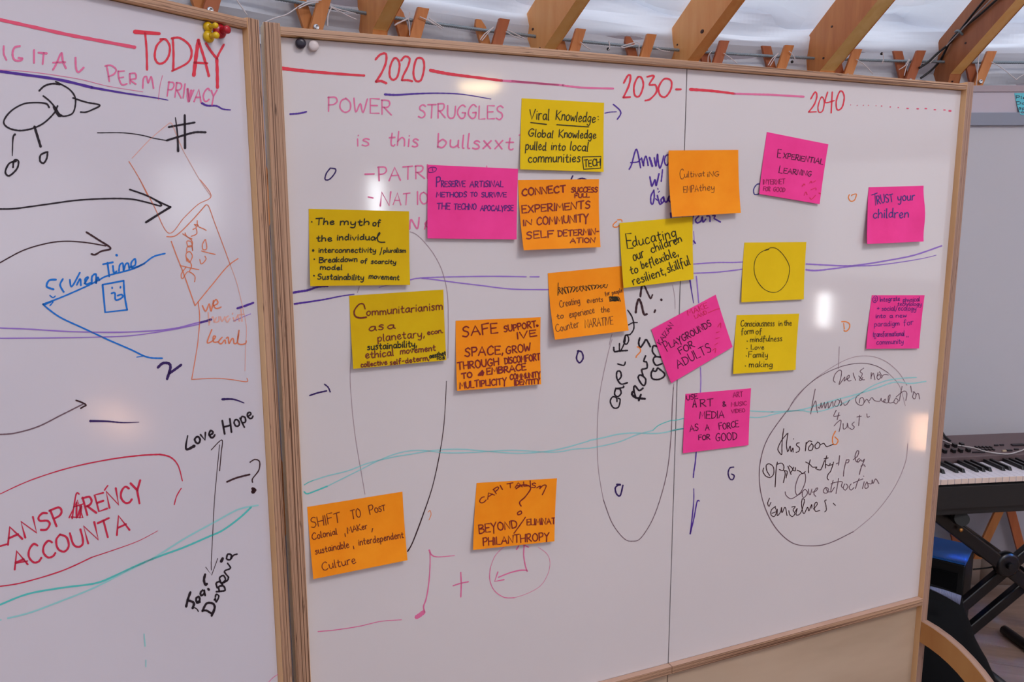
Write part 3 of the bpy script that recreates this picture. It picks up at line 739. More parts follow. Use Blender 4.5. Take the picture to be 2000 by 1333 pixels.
IL('ora', [(C4, '195,590 215,622 235,580 246,622 260,560', 2.2), (C4, '262,590 286,575 275,554 259,580 275,606 305,598', 2.2), (C4, '250,730 224,800 236,806 260,790 272,770 259,770 262,802 290,800', 2.2), (C4, '311,774 290,800 305,813 326,790 331,811', 2.2), (C4, '335,780 346,775 351,811 366,784 376,785 381,811 400,800 409,733 400,800 416,816 446,811 451,795', 2.2)], 'orange words We and learnt')
IL('oral', [(C4, '230,630 235,702', 2.2), (C4, '235,690 256,655 263,686', 2.2), (C4, '276,660 268,686 291,680 291,655', 2.2), (C4, '300,655 310,681 326,655', 2.2), (C4, '346,650 330,665 341,686 356,665', 2.2), (C4, '370,640 372,634', 2.2), (C4, '375,660 385,681 401,650 411,681', 2.2), (C4, '420,610 426,681', 2.2), (C4, '400,645 436,640', 2.2)], 'faded orange word between We and learnt')
IL('purl', [(A1, '0,970 200,978 450,993 750,998 1000,988 1150,970 1250,945 1370,915', 2.2), (A1, '0,1037 300,1035 600,1030 850,1020 1100,985 1300,945', 1.8), (A1, '1520,925 1590,895 1632,878', 1.2)], 'pair of long pale purple lines', 'drawn_line')
IL('pur', [(A1, '1305,935 1375,915', 3.6), (A1, '1545,842 1578,832', 3.4), (A1, '1590,828 1650,806', 3.6)], 'short dark purple dashes at the end of the purple lines', 'drawn_line')
IL('gry', [(A2, '0,497 100,488 250,445 400,370 540,300', 2.2)], 'lower brown-grey curved arrow shaft', 'arrow')
IL('brn', [(A2, '495,275 530,287 560,305 540,318 525,328', 2.6)], 'head of the lower curved arrow', 'arrow')
IL('purd', [(A2, '588,410 700,412 800,420 905,417', (4, 1)), (A2, '1447,268 1520,268 1590,292', (4, 1.5))], 'two short purple dashes', 'drawn_line')
IL('blk', [(A2, '1222,505 1212,592 1265,572', (2, 5)), (A2, 'ove', (1275, 560, 1400, 510), 92, 3.2), (A2, 'H', (1462, 495, 1510, 485), 90, 3.4), (A2, 'ope', (1535, 450, 1650, 385), 85, 2.8)], 'black words Love and Hope')
IL('brn', [(A2, '1375,598 1445,533 1440,620 1430,735', 1.5), (A2, '1430,565 1412,750 1395,950 1385,1150 1375,1333', 1.1), (A3, '1375,550 1376,605', 1.1), (A3, '1340,585 1378,638 1418,528', 1.2, 1)], 'thin vertical double-headed arrow', 'arrow')
IL('brn', [(A2, '1478,806 1540,780 1625,758', 3), (A2, '1628,678 1660,660 1690,675 1685,730 1645,785 1645,810', 2), (A2, '1645,850 1660,860 1645,875 1652,855', 5)], 'dark dash and question mark')
IL('crim', [(A2, '0,885 200,795 450,715 700,662 900,635 1040,627', (1.4, 2.6)), (A2, '1040,627 1110,645 1160,700 1188,800', (2.8, 1.6)), (A2, '1180,848 1150,900 1135,955', 1.8), (A3, '0,710 150,685 400,610 600,520', 2), (A3, '600,520 750,470 900,415 1028,348', (1.6, .8))], 'thin red bubble outline around the red capitals', 'drawing')
IL('crim', [(A2, '0,1225 45,1212', 2.8), (A2, 'ANSP', (50, 1215, 430, 1070), 108, 3.4), (A2, 'RENCY', (565, 1025, 940, 912), 112, 3.4), (A2, '450,1040 505,925 540,1040 465,1035', 2.6, 1), (A2, '470,1045 495,890 515,885', 2.4), (A2, '480,970 540,950', 2), (A2, '680,860 702,830', 2.4), (A2, '500,940 500,1040 530,960 520,1040', 3)], 'red capitals ending TRANSPARENCY')
IL('crim', [(A3, 'ACCOUNTA', (95, 598, 845, 345), 112, 3.4), (A3, '100,560 180,545', 2.4)], 'red capitals beginning ACCOUNTA')
IL('tea', [(A3, '0,830 180,760 400,720 620,690 750,640 900,570 1050,510 1200,455 1350,390 1450,345 1560,265 1635,195', 3)], 'upper teal wave line', 'drawn_line')
IL('teal', [(A3, '50,918 200,880 400,805 600,725 800,625 1000,525 1200,400 1400,290 1550,210 1680,182', 2.8), (A3, '0,930 8,928', 2), (A3, '938,1020 945,1100', 2), (A3, '950,1190 950,1235', 1.6)], 'pale teal wave line and drips', 'drawn_line')
IL('pink', [(PX, '525,1333 534,1324 546,1316', 1)], 'tiny pink tick at the lower right corner', 'drawn_line')

IL('blk', [(A3, '1240,748 1225,790 1212,842', 4), (A3, '1222,800 1262,818 1254,852', 4), (A3, '1258,845 1282,858 1292,875', 1.8), (A3, '1284,815 1300,800 1295,778 1278,788 1282,816 1302,812', 3.4), (A3, '1320,735 1306,750 1310,770 1330,755 1328,732 1336,770', 3.2), (A3, '1355,726 1360,732', 4), (A3, '1336,632 1328,670 1338,700 1348,692', 4)], 'black word Fear written upwards')
IL('blk', [(A3, '1318,872 1345,822 1385,822 1398,850 1378,902', (3.6, 4)), (A3, '1318,868 1345,868 1378,888', 3.4), (A3, '1395,800 1402,790 1408,812 1425,775 1408,762 1402,780', 2.6), (A3, '1408,745 1440,742 1465,735 1455,708 1425,712 1428,740', 3), (A3, '1415,720 1408,690 1430,680 1450,700', 3), (A3, '1440,690 1430,655 1455,640 1468,668 1445,690 1480,672 1488,650', 2.8), (A3, '1488,650 1462,612 1500,592 1482,560', 2.6), (A3, '1440,548 1450,528', 5), (A3, '1475,530 1482,502 1505,505 1500,535 1478,535', 2.8), (A3, '1505,530 1520,508 1545,500', 2.6)], 'black word Despair written upwards')

# ---- main board
IM('red', [(B0, '170,445 300,460 500,478 705,492', (6, 3.6))], 'red timeline dash left of 2020', 'drawn_line')
IM('red', [(B0, '778,388 810,355 846,352 845,410 815,480 780,532', 3.6), (B0, '780,532 815,528 848,542', 4), (B0, '900,380 875,430 870,490 890,520 920,500 935,430 925,390 900,380', 3.4), (B0, '945,395 970,368 1000,382 990,430 960,490 950,522', 3.4),
           (B0, '950,522 990,522 1018,530', 3.4), (B0, '1045,385 1025,470 1040,525 1075,520 1095,440 1085,385 1045,385', 3.4)], 'red year 2020')
IM('red', [(B0, '1135,458 1250,480 1400,500 1600,525', (5.4, 4))], 'red timeline start right of 2020', 'drawn_line')
IM('pink', [(B0, '1600,525 1800,540 2000,556', (3.8, 3.2)), (B1, '330,556 450,570 660,577', 3.2), (B1, '0,527 300,553', 3.2)], 'pink timeline fading towards 2030', 'drawn_line')
IM('pur', [(B0, '838,615 920,618 1050,610 1200,607 1350,615 1530,645', (3.6, 1.2)), (B0, '222,743 270,740 300,735 328,728', 2.8)], 'purple underline below 2020', 'drawn_line')
IM('pink', [(B0, 'POWER', (468, 725, 880, 745), 95, 2.4, -.02), (B0, 'STRUGGLES', (1058, 765, 1608, 780), 88, 2.4, 0)], 'pink capitals POWER STRUGGLES')
IM('pink', [(B0, 'is', (655, 950, 738, 948), 100, 2.2), (B0, 'this', (862, 950, 1055, 955), 108, 2.4), (B0, 'bullsxxt', (1180, 960, 1672, 975), 104, 2.6), (B0, '1712,880 1724,878', 2), (B0, '1722,940 1722,970', 2)], 'pink handwritten line ending in crosses')
IM('pink', [(B0, '710,1135 770,1133', 2.8), (B0, 'PATRI', (795, 1178, 1120, 1162), 88, 2.4), (B0, '730,1283 762,1290', 2.6), (B0, 'N', (810, 1345, 872, 1345), 95, 2.6), (B0, 'AT', (892, 1335, 1000, 1335), 80, 1.8), (B0, 'IO', (1050, 1330, 1120, 1325), 80, 2.4),
            (N1, '1402,385 1420,260 1500,380 1525,235', 2.6), (N1, '1595,385 1622,300', 2.4), (N1, '1645,262 1602,322 1655,378', 2.4), (N2, '705,130 708,150', 1.6)], 'pink capitals half hidden by the pink note')
IM('purd', [(B0, '480,1100 458,1130 450,1168 478,1168 512,1130 518,1102 482,1095', 2.2), (PX, '605,773 620,768 638,764', 2.6), (PX, '634,751 641,757 645,766', 2.2), (PX, '1130,685 1126,700 1132,709 1139,700 1136,688 1128,686', 2.6)], 'small purple rings and dash between the notes')
IM('pur', [(B1, '605,737 640,730 680,728', 1.6), (B1, '660,680 700,715 708,742 685,778', 2.2)], 'small purple arrow beside the top yellow note', 'arrow')
IM('red', [(B1, '728,540 755,492 772,498 760,560 725,635', 3.2), (B1, '725,635 770,632', 3.2), (B1, '820,503 795,560 800,620 830,625 855,560 845,510 820,503', 3), (B1, '880,500 925,495 895,550 935,555 940,600 900,645 868,655', 3),
           (B1, '990,515 955,570 965,620 1000,630 1035,580 1035,525 990,515', 3), (B1, '1068,582 1100,582', 3.4)], 'red year 2030')
IM('red', [(B1, '1160,582 1300,592 1450,610', (5, 3.4))], 'red timeline start right of the panel joint', 'drawn_line')
IM('pink', [(B1, '1450,610 1600,615 1700,618 1900,630', (3.2, 3.4))], 'pink timeline leading to 2040', 'drawn_line')
IM('red', [(B2, '612,645 640,600 652,625 635,680 598,730', 2.4), (B2, '598,730 648,728', 2.2), (B2, '682,632 660,690 665,730 690,720 700,660 682,632', 2), (B2, '722,600 705,660 720,668 765,655', 2.2), (B2, '752,600 745,735', 2.4), (B2, '800,598 778,660 785,715 815,700 830,640 820,600 800,598', 2.4)], 'red year 2040')
DX = (870, 913, 953, 985, 1035, 1072, 1128, 1180, 1237, 1303, 1356, 1415, 1478, 1513); DY = (683, 686, 686, 686, 688, 690, 696, 700, 706, 708, 707, 714, 716, 722)
IM('redp', [(B2, '%d,%d %d,%d' % (x, y, x+(3 if i < 8 else 10), y+1), 1.2 if i < 5 else (2.0 if i < 13 else 3)) for i, (x, y) in enumerate(zip(DX, DY))], 'row of red dots after 2040', 'drawn_dots')
IM('pur', [(P1, '408,418 440,350 480,200 505,150 530,230 560,400', 2.4), (P1, '425,330 520,320 560,280', 2.2), (P1, '572,265 590,340 600,375 605,310 630,242 650,300 662,368', 2.4), (P1, '680,260 700,320 718,378', 3.4),
           (P1, '745,265 765,375 775,330 788,215 800,330 820,405 850,330 872,240', 2.4), (P1, '905,232 882,300 900,360 935,345 950,240 905,232', 2.2), (P1, '685,520 700,600 715,645 755,560 770,640 808,480', 2.6), (P1, '855,425 848,500 838,585', 2.2),
           (P1, '740,700 700,780 700,870 725,885 745,790 738,705', 2.4), (P1, '790,675 795,690', 2), (P1, '815,715 800,730', 1.6), (P1, '762,815 785,838', 2), (P1, '785,770 805,850 825,890 870,850 862,800 835,830 840,865', 2.6), (P1, '870,790 885,850 915,855 945,780 935,830 960,860', 2.8)],
   'purple handwriting starting behind the orange note')
IM('pur', [(P1, '1275,1045 1262,1090 1262,1155', 2), (P1, '1345,1050 1300,1100 1320,1142 1370,1120 1392,1060 1400,1130 1440,1090', 2.6), (P1, '1450,1050 1490,1055 1495,1125', 2.4), (P1, '1530,1045 1565,1045 1550,1080 1580,1100 1635,1130', 2.4), (P1, '965,1010 970,1070', 2.6), (P1, '1420,165 1425,166', 1),
           (N5, '1505,300 1522,325', 2.6)], 'purple handwriting continuing below the orange note')
IM('purl', [(P4, '1000,0 1010,100 1022,245', 2), (P4, '1038,850 1042,960 1038,1085', 1.8), (PX, '1355,452 1356,470 1354,478', 1)], 'pale purple upright line right of the joint', 'drawn_line')
IM('pur', [(P4, '940,30 955,130 975,250', (2.6, 1)), (P5, '302,870 290,1000 275,1100 268,1170', 2), (P7, '720,895 718,1000 695,1205', (1.2, 2.2)), (P7, '695,1205 720,1100 742,985 758,980', 2)], 'purple upright strokes below the pink notes', 'drawn_line')
IM('purd', [(P5, '745,1048 700,1060 680,1120 700,1185 735,1195 752,1150 720,1130', 2.2)], 'small purple numeral six')
IM('purd', [(P7, '205,868 182,890 190,930 215,942 234,872', 2.6), (P7, '192,866 215,868', 3.4)], 'small purple letter inside the tall ellipse')
IM('orab', [(P1, '310,1125 300,1100 250,1100', 1.6), (P1, '240,1120 195,1160 195,1195 240,1198 275,1180', 1.8)], 'small orange ring beside the yellow note')
IM('orab', [(P2, '1048,737 1038,770 1060,805 1100,795 1120,735 1080,740 1068,752', 1.6)], 'small orange ring left of the upper right pink note')
IM('orab', [(P3, '1040,785 1080,785 1112,805 1112,840 1090,868 1070,870 1062,862', 1.8), (P3, '1060,800 1066,850', 1.6)], 'small orange letter D')
IM('orab', [(P4, '440,755 445,740 480,700 475,670 450,655', 2), (PX, '836,1001 840,998 842,1006 838,1016', 1)], 'small orange hook beside the upright writing')
IM('orab', [(P6, '527,560 508,600 510,640 530,645 542,620 522,598', 1.8)], 'small orange numeral inside the large circle')
IM('gryl', [(PX, '800.7,453 812,457.5 827,471 845,493.5 858,516 866,537 872,562 875,590 875.5,640 875,700', 1.1), (PX, '702,560 698,572', 1.2), (PX, '688,655 686,690 684,740 688,800 695,860 705,920 713,966', .9)], 'thin upper outline of the left tall ellipse', 'drawing')
IM('brn', [(PX, '872,745 868,820 860,880 845,950 825,1010 806,1060 796,1078', (1, 2.2))], 'dark lower right side of the left tall ellipse', 'drawing')
IM('gryl', [(P7, '160,-130 125,0 75,250 58,500 65,750 100,970', .9), (P4, '215,540 190,640', .9), (P4, '780,80 800,200 803,300', .7), (P4, '790,1000 775,1200 770,1333', .9)], 'thin left outline of the middle tall ellipse', 'drawing')
IM('gry', [(P7, '100,970 160,1130 240,1235 300,1255 360,1230 440,1100 500,930 540,760 562,560 572,350 580,200', 1.2)], 'lower outline of the middle tall ellipse', 'drawing')
IM('gry', [(P6, '220,440 280,340 400,230 550,155 680,130 780,145 860,190', 1.1), (P6, '640,1200 480,1275 360,1290 250,1270 150,1180 80,1050 45,900 50,750 100,600 220,430', 1.4)], 'dark part of the large circle', 'drawing')
IM('gryl', [(P6, '220,430 330,290 450,190 600,105 720,83 830,110 920,180 980,270', .9), (P6, '860,190 930,270 970,400', .8), (P6, '985,640 970,760 900,920 780,1080 640,1200', .9), (P6, '550,25 548,100 545,165', 1)], 'faint part of the large circle', 'drawing')
C1, C2, C3, C4 = T(1570, 690, 5.6), T(1480, 820, 5.6), T(1480, 920, 5.604), T(330, 400, 2.988)
IM('gry', [(C1, '345,320 325,300 340,235 385,190 412,200 405,270 385,345 425,295 448,262 442,308 465,280', 1.25), (C1, '470,290 495,268 495,242 472,265 488,305 518,300', 1.25), (C1, '540,218 548,250 568,300', 1.25), (C1, '655,165 615,200 640,230 610,290 625,300 645,265', 1.25), (C1, '600,250 640,290 665,292', 1.25), (C1, '738,215 735,285', 1.25), (C1, '736,262 760,220 778,290', 1.25), (C1, '812,215 800,265 815,290 842,265 825,235 808,250', 1.25), (C1, '828,205 852,250', 1.25), (C1, '850,275 865,245 890,235 925,240', 1.25)], 'grey cursive writing at the top of the large circle')
IM('gry', [(C1, '125,395 100,520 75,668', 1.25), (C1, '76,640 110,560 130,525 140,600 150,655', 1.25), (C1, '155,590 175,602 190,545 197,602 225,540 233,605 262,535 272,605 310,530 322,590', 1.25), (C1, '352,518 334,570 368,582 392,525 360,508', 1.25), (C1, '400,498 415,560 398,575 430,545 445,572 472,560 500,515', 1.25)], 'grey cursive word human')
IM('gry', [(C1, '610,455 575,480 570,530 600,565 640,570 660,530 645,490 615,500 608,548', 1.2), (C1, '662,540 690,505 718,548', 1.2), (C1, '718,520 745,488 775,520 828,528 846,494 850,520 880,537 892,503 870,530 920,542 945,460 924,480 932,542 978,540', 1.2), (C1, '1002,498 985,535 1010,556 1032,520 1008,494', 1.2), (C1, '1075,365 1060,440 1045,525', 1.2), (C1, '1008,482 1090,418 1127,440 1115,520', 1.2), (C1, '1168,360 1180,430', 1.2), (C1, '1208,420 1190,480 1215,500 1227,450 1195,424', 1.2), (C1, '1225,460 1252,440 1268,505', 1.2)], 'grey cursive word connection')
IM('gry', [(C1, '355,625 328,692 395,680', 1.3), (C1, '385,652 365,730', 1.3), (C1, '330,800 365,760 405,735 402,790 385,862', 1.3), (C1, '430,770 435,832 470,810 477,765 486,820', 1.3), (C1, '552,755 528,780 552,810 530,836 500,820', 1.3), (C1, '610,680 605,740 600,795', 1.3), (C1, '580,700 630,692', 1.3), (C1, '690,665 695,700 720,695', 1.3)], 'grey numeral four and word just')
IM('brn', [(C2, '285,100 270,200 265,300 262,382 230,350 222,310 260,230 320,155', 1.5), (C2, '330,148 315,270 325,352', 1.5), (C2, '335,345 355,290 365,352 385,310 387,356', 1.5), (C2, '390,210 394,214', 1.5), (C2, '455,255 430,260 425,282 456,310 450,346 420,360', 1.5), (C2, '530,250 522,342', 1.5), (C2, '528,272 560,235 592,242', 1.5), (C2, '592,264 560,300 560,336 596,330 606,285 586,262', 1.5), (C2, '660,245 628,280 635,316 666,310 682,270 654,244', 1.5), (C2, '680,280 720,260 735,275 755,297 790,285 832,270', 1.5)], 'dark cursive words this room')
IM('brn', [(C2, '65,530 58,570 90,620 140,632 175,590 170,520 130,486 94,500 100,560 130,612', 1.5), (C2, '215,465 200,560 190,738', 1.5), (C2, '212,490 260,478 286,510 276,558 235,546', 1.5), (C2, '290,555 300,600 280,692', 1.5), (C2, '300,560 322,572 310,640', 1.5), (C2, '330,510 365,602', 1.5), (C2, '345,505 382,540 365,576', 1.5), (C2, '395,520 384,550 410,562 412,525', 1.5), (C2, '430,555 465,570 490,592 520,570', 1.5), (C2, '575,440 555,520 557,585', 1.5), (C2, '525,465 570,490 600,520 646,520 634,536 680,552 700,530 730,450', 1.5), (C2, '755,395 740,460 742,532', 1.5), (C2, '725,430 770,420', 1.5), (C2, '745,490 780,505 792,480', 1.5), (C2, '830,465 800,560 770,600 760,640 775,662', 1.5), (C2, '795,500 825,490', 1.5)], 'dark cursive word for opportunity')
IM('gry', [(C2, '895,395 885,500', 1.5), (C2, '860,485 890,470', 1.5), (C2, '970,440 945,540 938,620', 1.5), (C2, '970,445 997,440 990,470 965,474', 1.5), (C2, '1045,440 1090,400 1105,350 1085,345 1065,400 1075,456 1098,466', 1.5), (C2, '1112,425 1090,445 1100,466 1122,440', 1.5), (C2, '1125,440 1145,456 1168,435 1130,530 1112,602', 1.5), (C2, '1130,510 1160,495 1176,516', 1.5)], 'grey cursive words and play')
IM('gry', [(C2, '300,790 310,830 360,866 420,840 480,780 520,680 520,600 490,590 450,620 415,720 415,800 440,826 490,790', 1.4), (C2, '515,765 490,790 490,840 510,852 546,800 518,764', 1.4), (C2, '555,760 560,810 576,820 592,760', 1.4), (C2, '600,795 640,780 656,750 635,758 614,810 636,842', 1.4), (C2, '745,740 720,770 726,802 760,800 772,760 745,745 766,790 790,790', 1.4), (C2, '825,665 805,740 800,796 840,740', 1.4), (C2, '885,645 870,730 856,810', 1.4), (C2, '800,705 840,690 920,680 915,730 936,750', 1.4), (C2, '950,705 935,750 960,772 986,730 964,704', 1.4), (C2, '1022,704 1000,740 1020,772 1052,745', 1.4), (C2, '1110,645 1085,700 1070,756', 1.4), (C2, '1045,695 1110,665 1150,650', 1.4), (C2, '1165,680 1145,756', 1.4), (C2, '1156,618 1160,622', 1.4), (C2, '1196,680 1174,720 1176,752 1207,740 1200,690', 1.4), (C2, '1210,700 1245,702 1252,660 1262,700 1290,650 1326,702', 1.4)], 'grey cursive words love attraction')
IM('brn', [(C3, '130,300 110,350 116,386', 1.4), (C3, '145,345 125,392', 1.4), (C3, '195,390 150,430 145,482 180,502 206,450 190,398', 1.4), (C3, '155,467 200,450', 1.4), (C3, '215,420 215,492 250,450 261,400 266,460 300,400 321,492', 1.4), (C3, '372,398 410,394 388,430 406,470 380,502 350,480 340,438', 1.4), (C3, '410,450 431,413 426,440 420,482 450,482 480,440 511,330 490,308 479,360 490,440 510,467 545,400 560,440 590,370 592,412', 1.4), (C3, '610,420 651,370 640,343 619,380 630,442 680,435', 1.4), (C3, '752,320 734,330 746,380 751,430 733,450', 1.4), (C3, '828,357 850,380', 1.4)], 'dark cursive word ourselves')
IM('blk', [(P4, '262,1168 258,1132 222,1122 200,1165 228,1222 275,1218 292,1150 275,1135', 2.4), (P4, '252,1040 240,1095 268,1120 300,1090 290,1050 255,1045 320,1035 322,1020', 2.6), (P4, '360,990 300,1002 262,950 262,890 292,885 302,930 280,962', 2.6), (P4, '268,815 325,828 340,798', 2.4),
           (P4, '232,662 240,700 290,694 360,690', 2.8), (P4, '285,625 290,700 335,610 340,550 365,560 370,600 350,632 325,612 345,550 385,540 420,480 405,385 362,315', 2.2), (P4, '370,452 410,432 452,430', 2)], 'black word capital written upwards')
IM('brn', [(P4, '437,338 445,270 465,213 490,262 512,350 542,352', 3.6), (P4, '480,188 492,100 515,88 550,160 575,206 592,172', (3.4, 2.4)), (P4, '618,315 610,335', 3.2), (P4, '674,216 676,222', 3.6)], 'two black question marks lying on their side')
IM('blk', [(P4, '410,1072 402,1098 440,1130 522,1140', 3.6), (P4, '465,1155 485,1100', 3.4), (P4, '435,1125 418,1050 430,1020 468,1062 505,1040', 3), (P4, '492,1004 460,945 480,918 528,955 520,1012 492,1004', 2.8), (P4, '505,925 492,870 515,862 542,850 538,800 512,790 528,740', 2.8), (P4, '475,573 464,620 480,660 512,620 535,590 572,655', 3)], 'black word flows written upwards')
IM('blk', [(P4, '638,655 600,648 592,700 622,742', 2.8), (P4, '668,752 615,750 600,785 628,828 682,812', 2.8), (P4, '602,858 580,905 592,952 645,960 692,940 705,908 668,872 640,855 625,882 600,880', 2.8)], 'black coin and heart doodle beside the tilted pink note', 'drawing')
IM('tea', [(PX, '594,948 602,943 612,939', 1.4), (PX, '594,961 600,965 615,960 640,950', 2.4), (P7, '440,495 480,460 555,430 600,425 655,412', 1.4), (P7, '560,500 600,490 655,482', 2), (P5, '60,608 110,598 158,592', 2)], 'bright ends of the teal waves', 'drawn_line')
IM('teal', [(PX, '612,939 640,930 680,920 720,905 770,893 800,888 850,880 900,878 950,882 1010,886 1060,883 1100,876 1150,862', 1.9), (P7, '0,565 100,545 200,522 300,513 400,516 500,513 600,490', 2.2), (PX, '640,950 700,920 740,900 780,885 820,880 870,885 930,884 1000,880 1080,884 1120,878 1150,876', 1.8), (P7, '0,618 100,600 220,570 330,525 440,495', 1.8)], 'pale teal waves across the lower left panel', 'drawn_line')
IM('teal', [(PX, '1464,803 1480,804 1510,805', 1.8), (P6, '120,440 300,430 360,438 450,430 560,390 650,345 750,280 850,240 950,225 1040,220', 1.8), (PX, '1464,815 1480,816 1500,813', 1.8), (P6, '100,462 200,440 330,420 500,370 650,330 780,290 900,250 1000,258 1100,245', 2)], 'pale teal waves across the right panel', 'drawn_line')
IM('pur', [(PX, '572,572 590,569 602,567 620,561 640,559.5', (3.8, 3)), (PX, '575,594 603,590 635,585 665,579 692,575', (3.2, 1.6))], 'dark purple line ends at the left post', 'drawn_line')
IM('purl', [(PX, '801,547 815,544 845,542 890,541 960,540 1028,541', 2), (PX, '1035,541 1053,541', 2), (PX, '824,544 845,546 890,552 940,558 1000,565 1072,566', 2), (PX, '740,562 755,558 772,556', 1)], 'pale purple lines across the left panel', 'drawn_line')
IM('purl', [(PX, '1355,516 1400,513 1430,513 1452,512', 2), (PX, '1355,534 1400,532 1452,526', 2), (P3, '720,260 900,270 1100,277 1250,262 1450,230 1700,180 1950,95', 2.4), (P3, '720,312 800,320 950,305 1150,280 1350,272 1600,240 1800,205 1900,180', (3, 1))], 'pale purple lines across the right panel', 'drawn_line')
IM('purd', [(N2, '1615,235 1595,278', 2.2), (N2, '1665,275 1710,262 1755,273', 2.2)], 'purple letter tops showing above the connect note')
IM('navy', [(P2, '122,628 95,635 65,680 68,730 90,738 120,730', 1.8)], 'small blue open ring beside the tilted pink note')
IM('pink', [(B4, '1295,85 1310,115 1350,128 1460,120', (3, 1)), (B4, '1300,100 1300,180 1292,300 1275,400 1258,450 1264,485', (1.4, 2.6)), (B4, '1210,522 1232,508 1258,488', 7)], 'pink music note', 'drawing')
IM('pink', [(B4, '1500,230 1503,310 1500,390', 2.2), (B4, '1450,316 1500,300 1550,290', 2), (B4, '570,615 700,602 850,578 980,548 1115,538', (1.6, 1.2))], 'pink plus sign and thin pink line', 'drawing')
IM('pinkl', [(N7, '500,1230 620,1190 740,1120 810,1010 830,900 800,820 720,760', .8), (N7, '400,755 320,840 275,950', 1)], 'faint part of the pink clock outline', 'drawing')
IM('pink', [(N7, '275,950 270,1060 310,1160 400,1225 500,1230', 1.4), (N7, '590,745 585,830 600,930 618,985', 2), (N7, '518,782 540,745', 2), (N7, '580,735 630,760', 2), (N7, '618,975 550,975 450,1000 350,1040', 2.2), (N7, '345,990 315,1078 402,1062', 2.2, 1)], 'pink clock with two arrow hands', 'drawing')

# ------------------------------------------------------------------ sticky notes
INKW[0] = 1.0
class Note:
    def __init__(s, key, c, label, lift=.006, order=0, side=0.0, group='sticky notes on the central whiteboard', B=MAIN, parent_dep=0.0, n=12, name='sticky_note', wav=0.0):
        s.B = B; s.base = .0006+.0013*order+parent_dep; s.lift = lift; s.side = side; s.wav = wav
        tl, tr_, br, bl = c
        s.q = [B.loc(tl[0], tl[1], s.h(0, 0)), B.loc(tr_[0], tr_[1], s.h(1, 0)), B.loc(br[0], br[1], s.h(1, 1)), B.loc(bl[0], bl[1], s.h(0, 1))]
        o0 = (s.q[0]+s.q[1])/2; s.o0 = Vector((o0.x, -s.base, o0.z))
        b = MB(); P = []
        for j in range(n+1):
            for i in range(n+1):
                u, v = i/n, j/n; p = s.at(u, v); b.v.append(tuple(p-s.o0))
        for j in range(n):
            for i in range(n):
                a = j*(n+1)+i; b.f.append((a, a+n+1, a+n+2, a+1)); b.m.append(0); b.sm.append(True)
        s.o = b.build(name, M_note[key]); s.o.location = B.world(s.o0); s.o.rotation_euler = (0, 0, B.rz)
        sd = s.o.modifiers.new('paper', 'SOLIDIFY'); sd.thickness = .0004; sd.offset = -1
        es = s.o.modifiers.new('crisp_edge', 'EDGE_SPLIT'); es.split_angle = R(40)
        tag(s.o, label, 'sticky note', group)
    def h(s, u, v): return s.base + s.lift*v*v*(1+s.side*(u-.5)) + s.wav*(1-math.cos(v*6.283))*abs(u-.5)*2*(1.6 if u > .5 else .5)
    def at(s, u, v):
        a, b_, c, d = s.q; p = (a*(1-u)+b_*u)*(1-v)+(d*(1-u)+c*u)*v; return Vector((p.x, -s.h(u, v), p.z))
    def surf(s, x, y):
        dep = s.base+.0006
        for _ in range(3):
            p = s.B.loc(x, y, dep); u, v = .5, .5
            a, b_, c, d = s.q
            for _ in range(4):      # invert the bilinear patch
                cur = (a*(1-u)+b_*u)*(1-v)+(d*(1-u)+c*u)*v
                du = (b_-a)*(1-v)+(c-d)*v; dv = (d-a)*(1-u)+(c-b_)*u
                ex, ez = p.x-cur.x, p.z-cur.z; det = du.x*dv.z-du.z*dv.x
                u += (ex*dv.z-ez*dv.x)/det; v += (du.x*ez-du.z*ex)/det
            u = min(max(u, .004), .996); v = min(max(v, .004), .996)
            dep = s.h(u, v)+.0006
        p = s.at(u, v); return Vector((p.x, -dep, p.z))-s.o0
    def ink(s, color, items, label=None): return ink(s.o, s.surf, color, items, label)

n = Note('G', ((1019, 192), (1180, 201), (1179, 336), (1016, 331)), 'yellow sticky note titled Viral Knowledge, below the timeline at the top of the board', .006)
n.ink('nblk', [(B1, 'Viral', (112, 778, 240, 782), 78, 1.9), (B1, 'Knowledge', (285, 778, 540, 800), 72, 1.8), (B1, '560,758 562,760', 1.8), (B1, '562,778 563,780', 1.8)])
n.ink('nblk', [(B1, '122,798 225,810', 2, 1), (B1, '292,812 400,820 500,826', 2)])
n.ink('nblk', [(B1, 'Global', (105, 888, 266, 898), 58, 1.9), (B1, 'Knowledge', (305, 893, 545, 903), 60, 1.9)])
n.ink('nblk', [(B1, 'pulled', (88, 975, 220, 978), 62, 1.9), (B1, 'into', (255, 975, 346, 980), 62, 1.9), (B1, 'local', (378, 975, 494, 985), 66, 1.9)])
n.ink('nblk', [(B1, 'communities', (105, 1058, 444, 1056), 66, 1.9), (B1, '458,1022 580,1018 577,1095 467,1102 458,1022', 1.8, 1), (B1, 'TECH', (472, 1088, 576, 1078), 44, 1.9)])
n = Note('P', ((836, 322), (1012, 330), (1009, 468), (835, 466)), 'pink sticky note about artisanal methods with a circled number in its corner', .005, 1)
n.ink('npur', [(N2, '130,145 95,160 95,195 130,200 170,180 172,152 130,145', 1.3), (N2, '132,155 138,185', 1.3)])
n.ink('npur', [(N2, 'P', (172, 350, 215, 350), 98, 1.9), (N2, 'RESERVE', (225, 350, 478, 350), 62, 1.8), (N2, 'ARTISINAL', (528, 352, 880, 352), 60, 1.8)])
n.ink('npur', [(N2, 'METHODS', (175, 460, 495, 458), 52, 1.8), (N2, 'TO', (535, 456, 605, 455), 44, 1.8), (N2, 'SURVIVE', (650, 460, 912, 460), 50, 1.8)])
n.ink('npur', [(N2, 'THE', (180, 588, 318, 590), 64, 1.8), (N2, 'TECHNO', (360, 592, 595, 592), 60, 1.8), (N2, 'APOCALYPSE', (640, 605, 985, 605), 56, 1.8)])
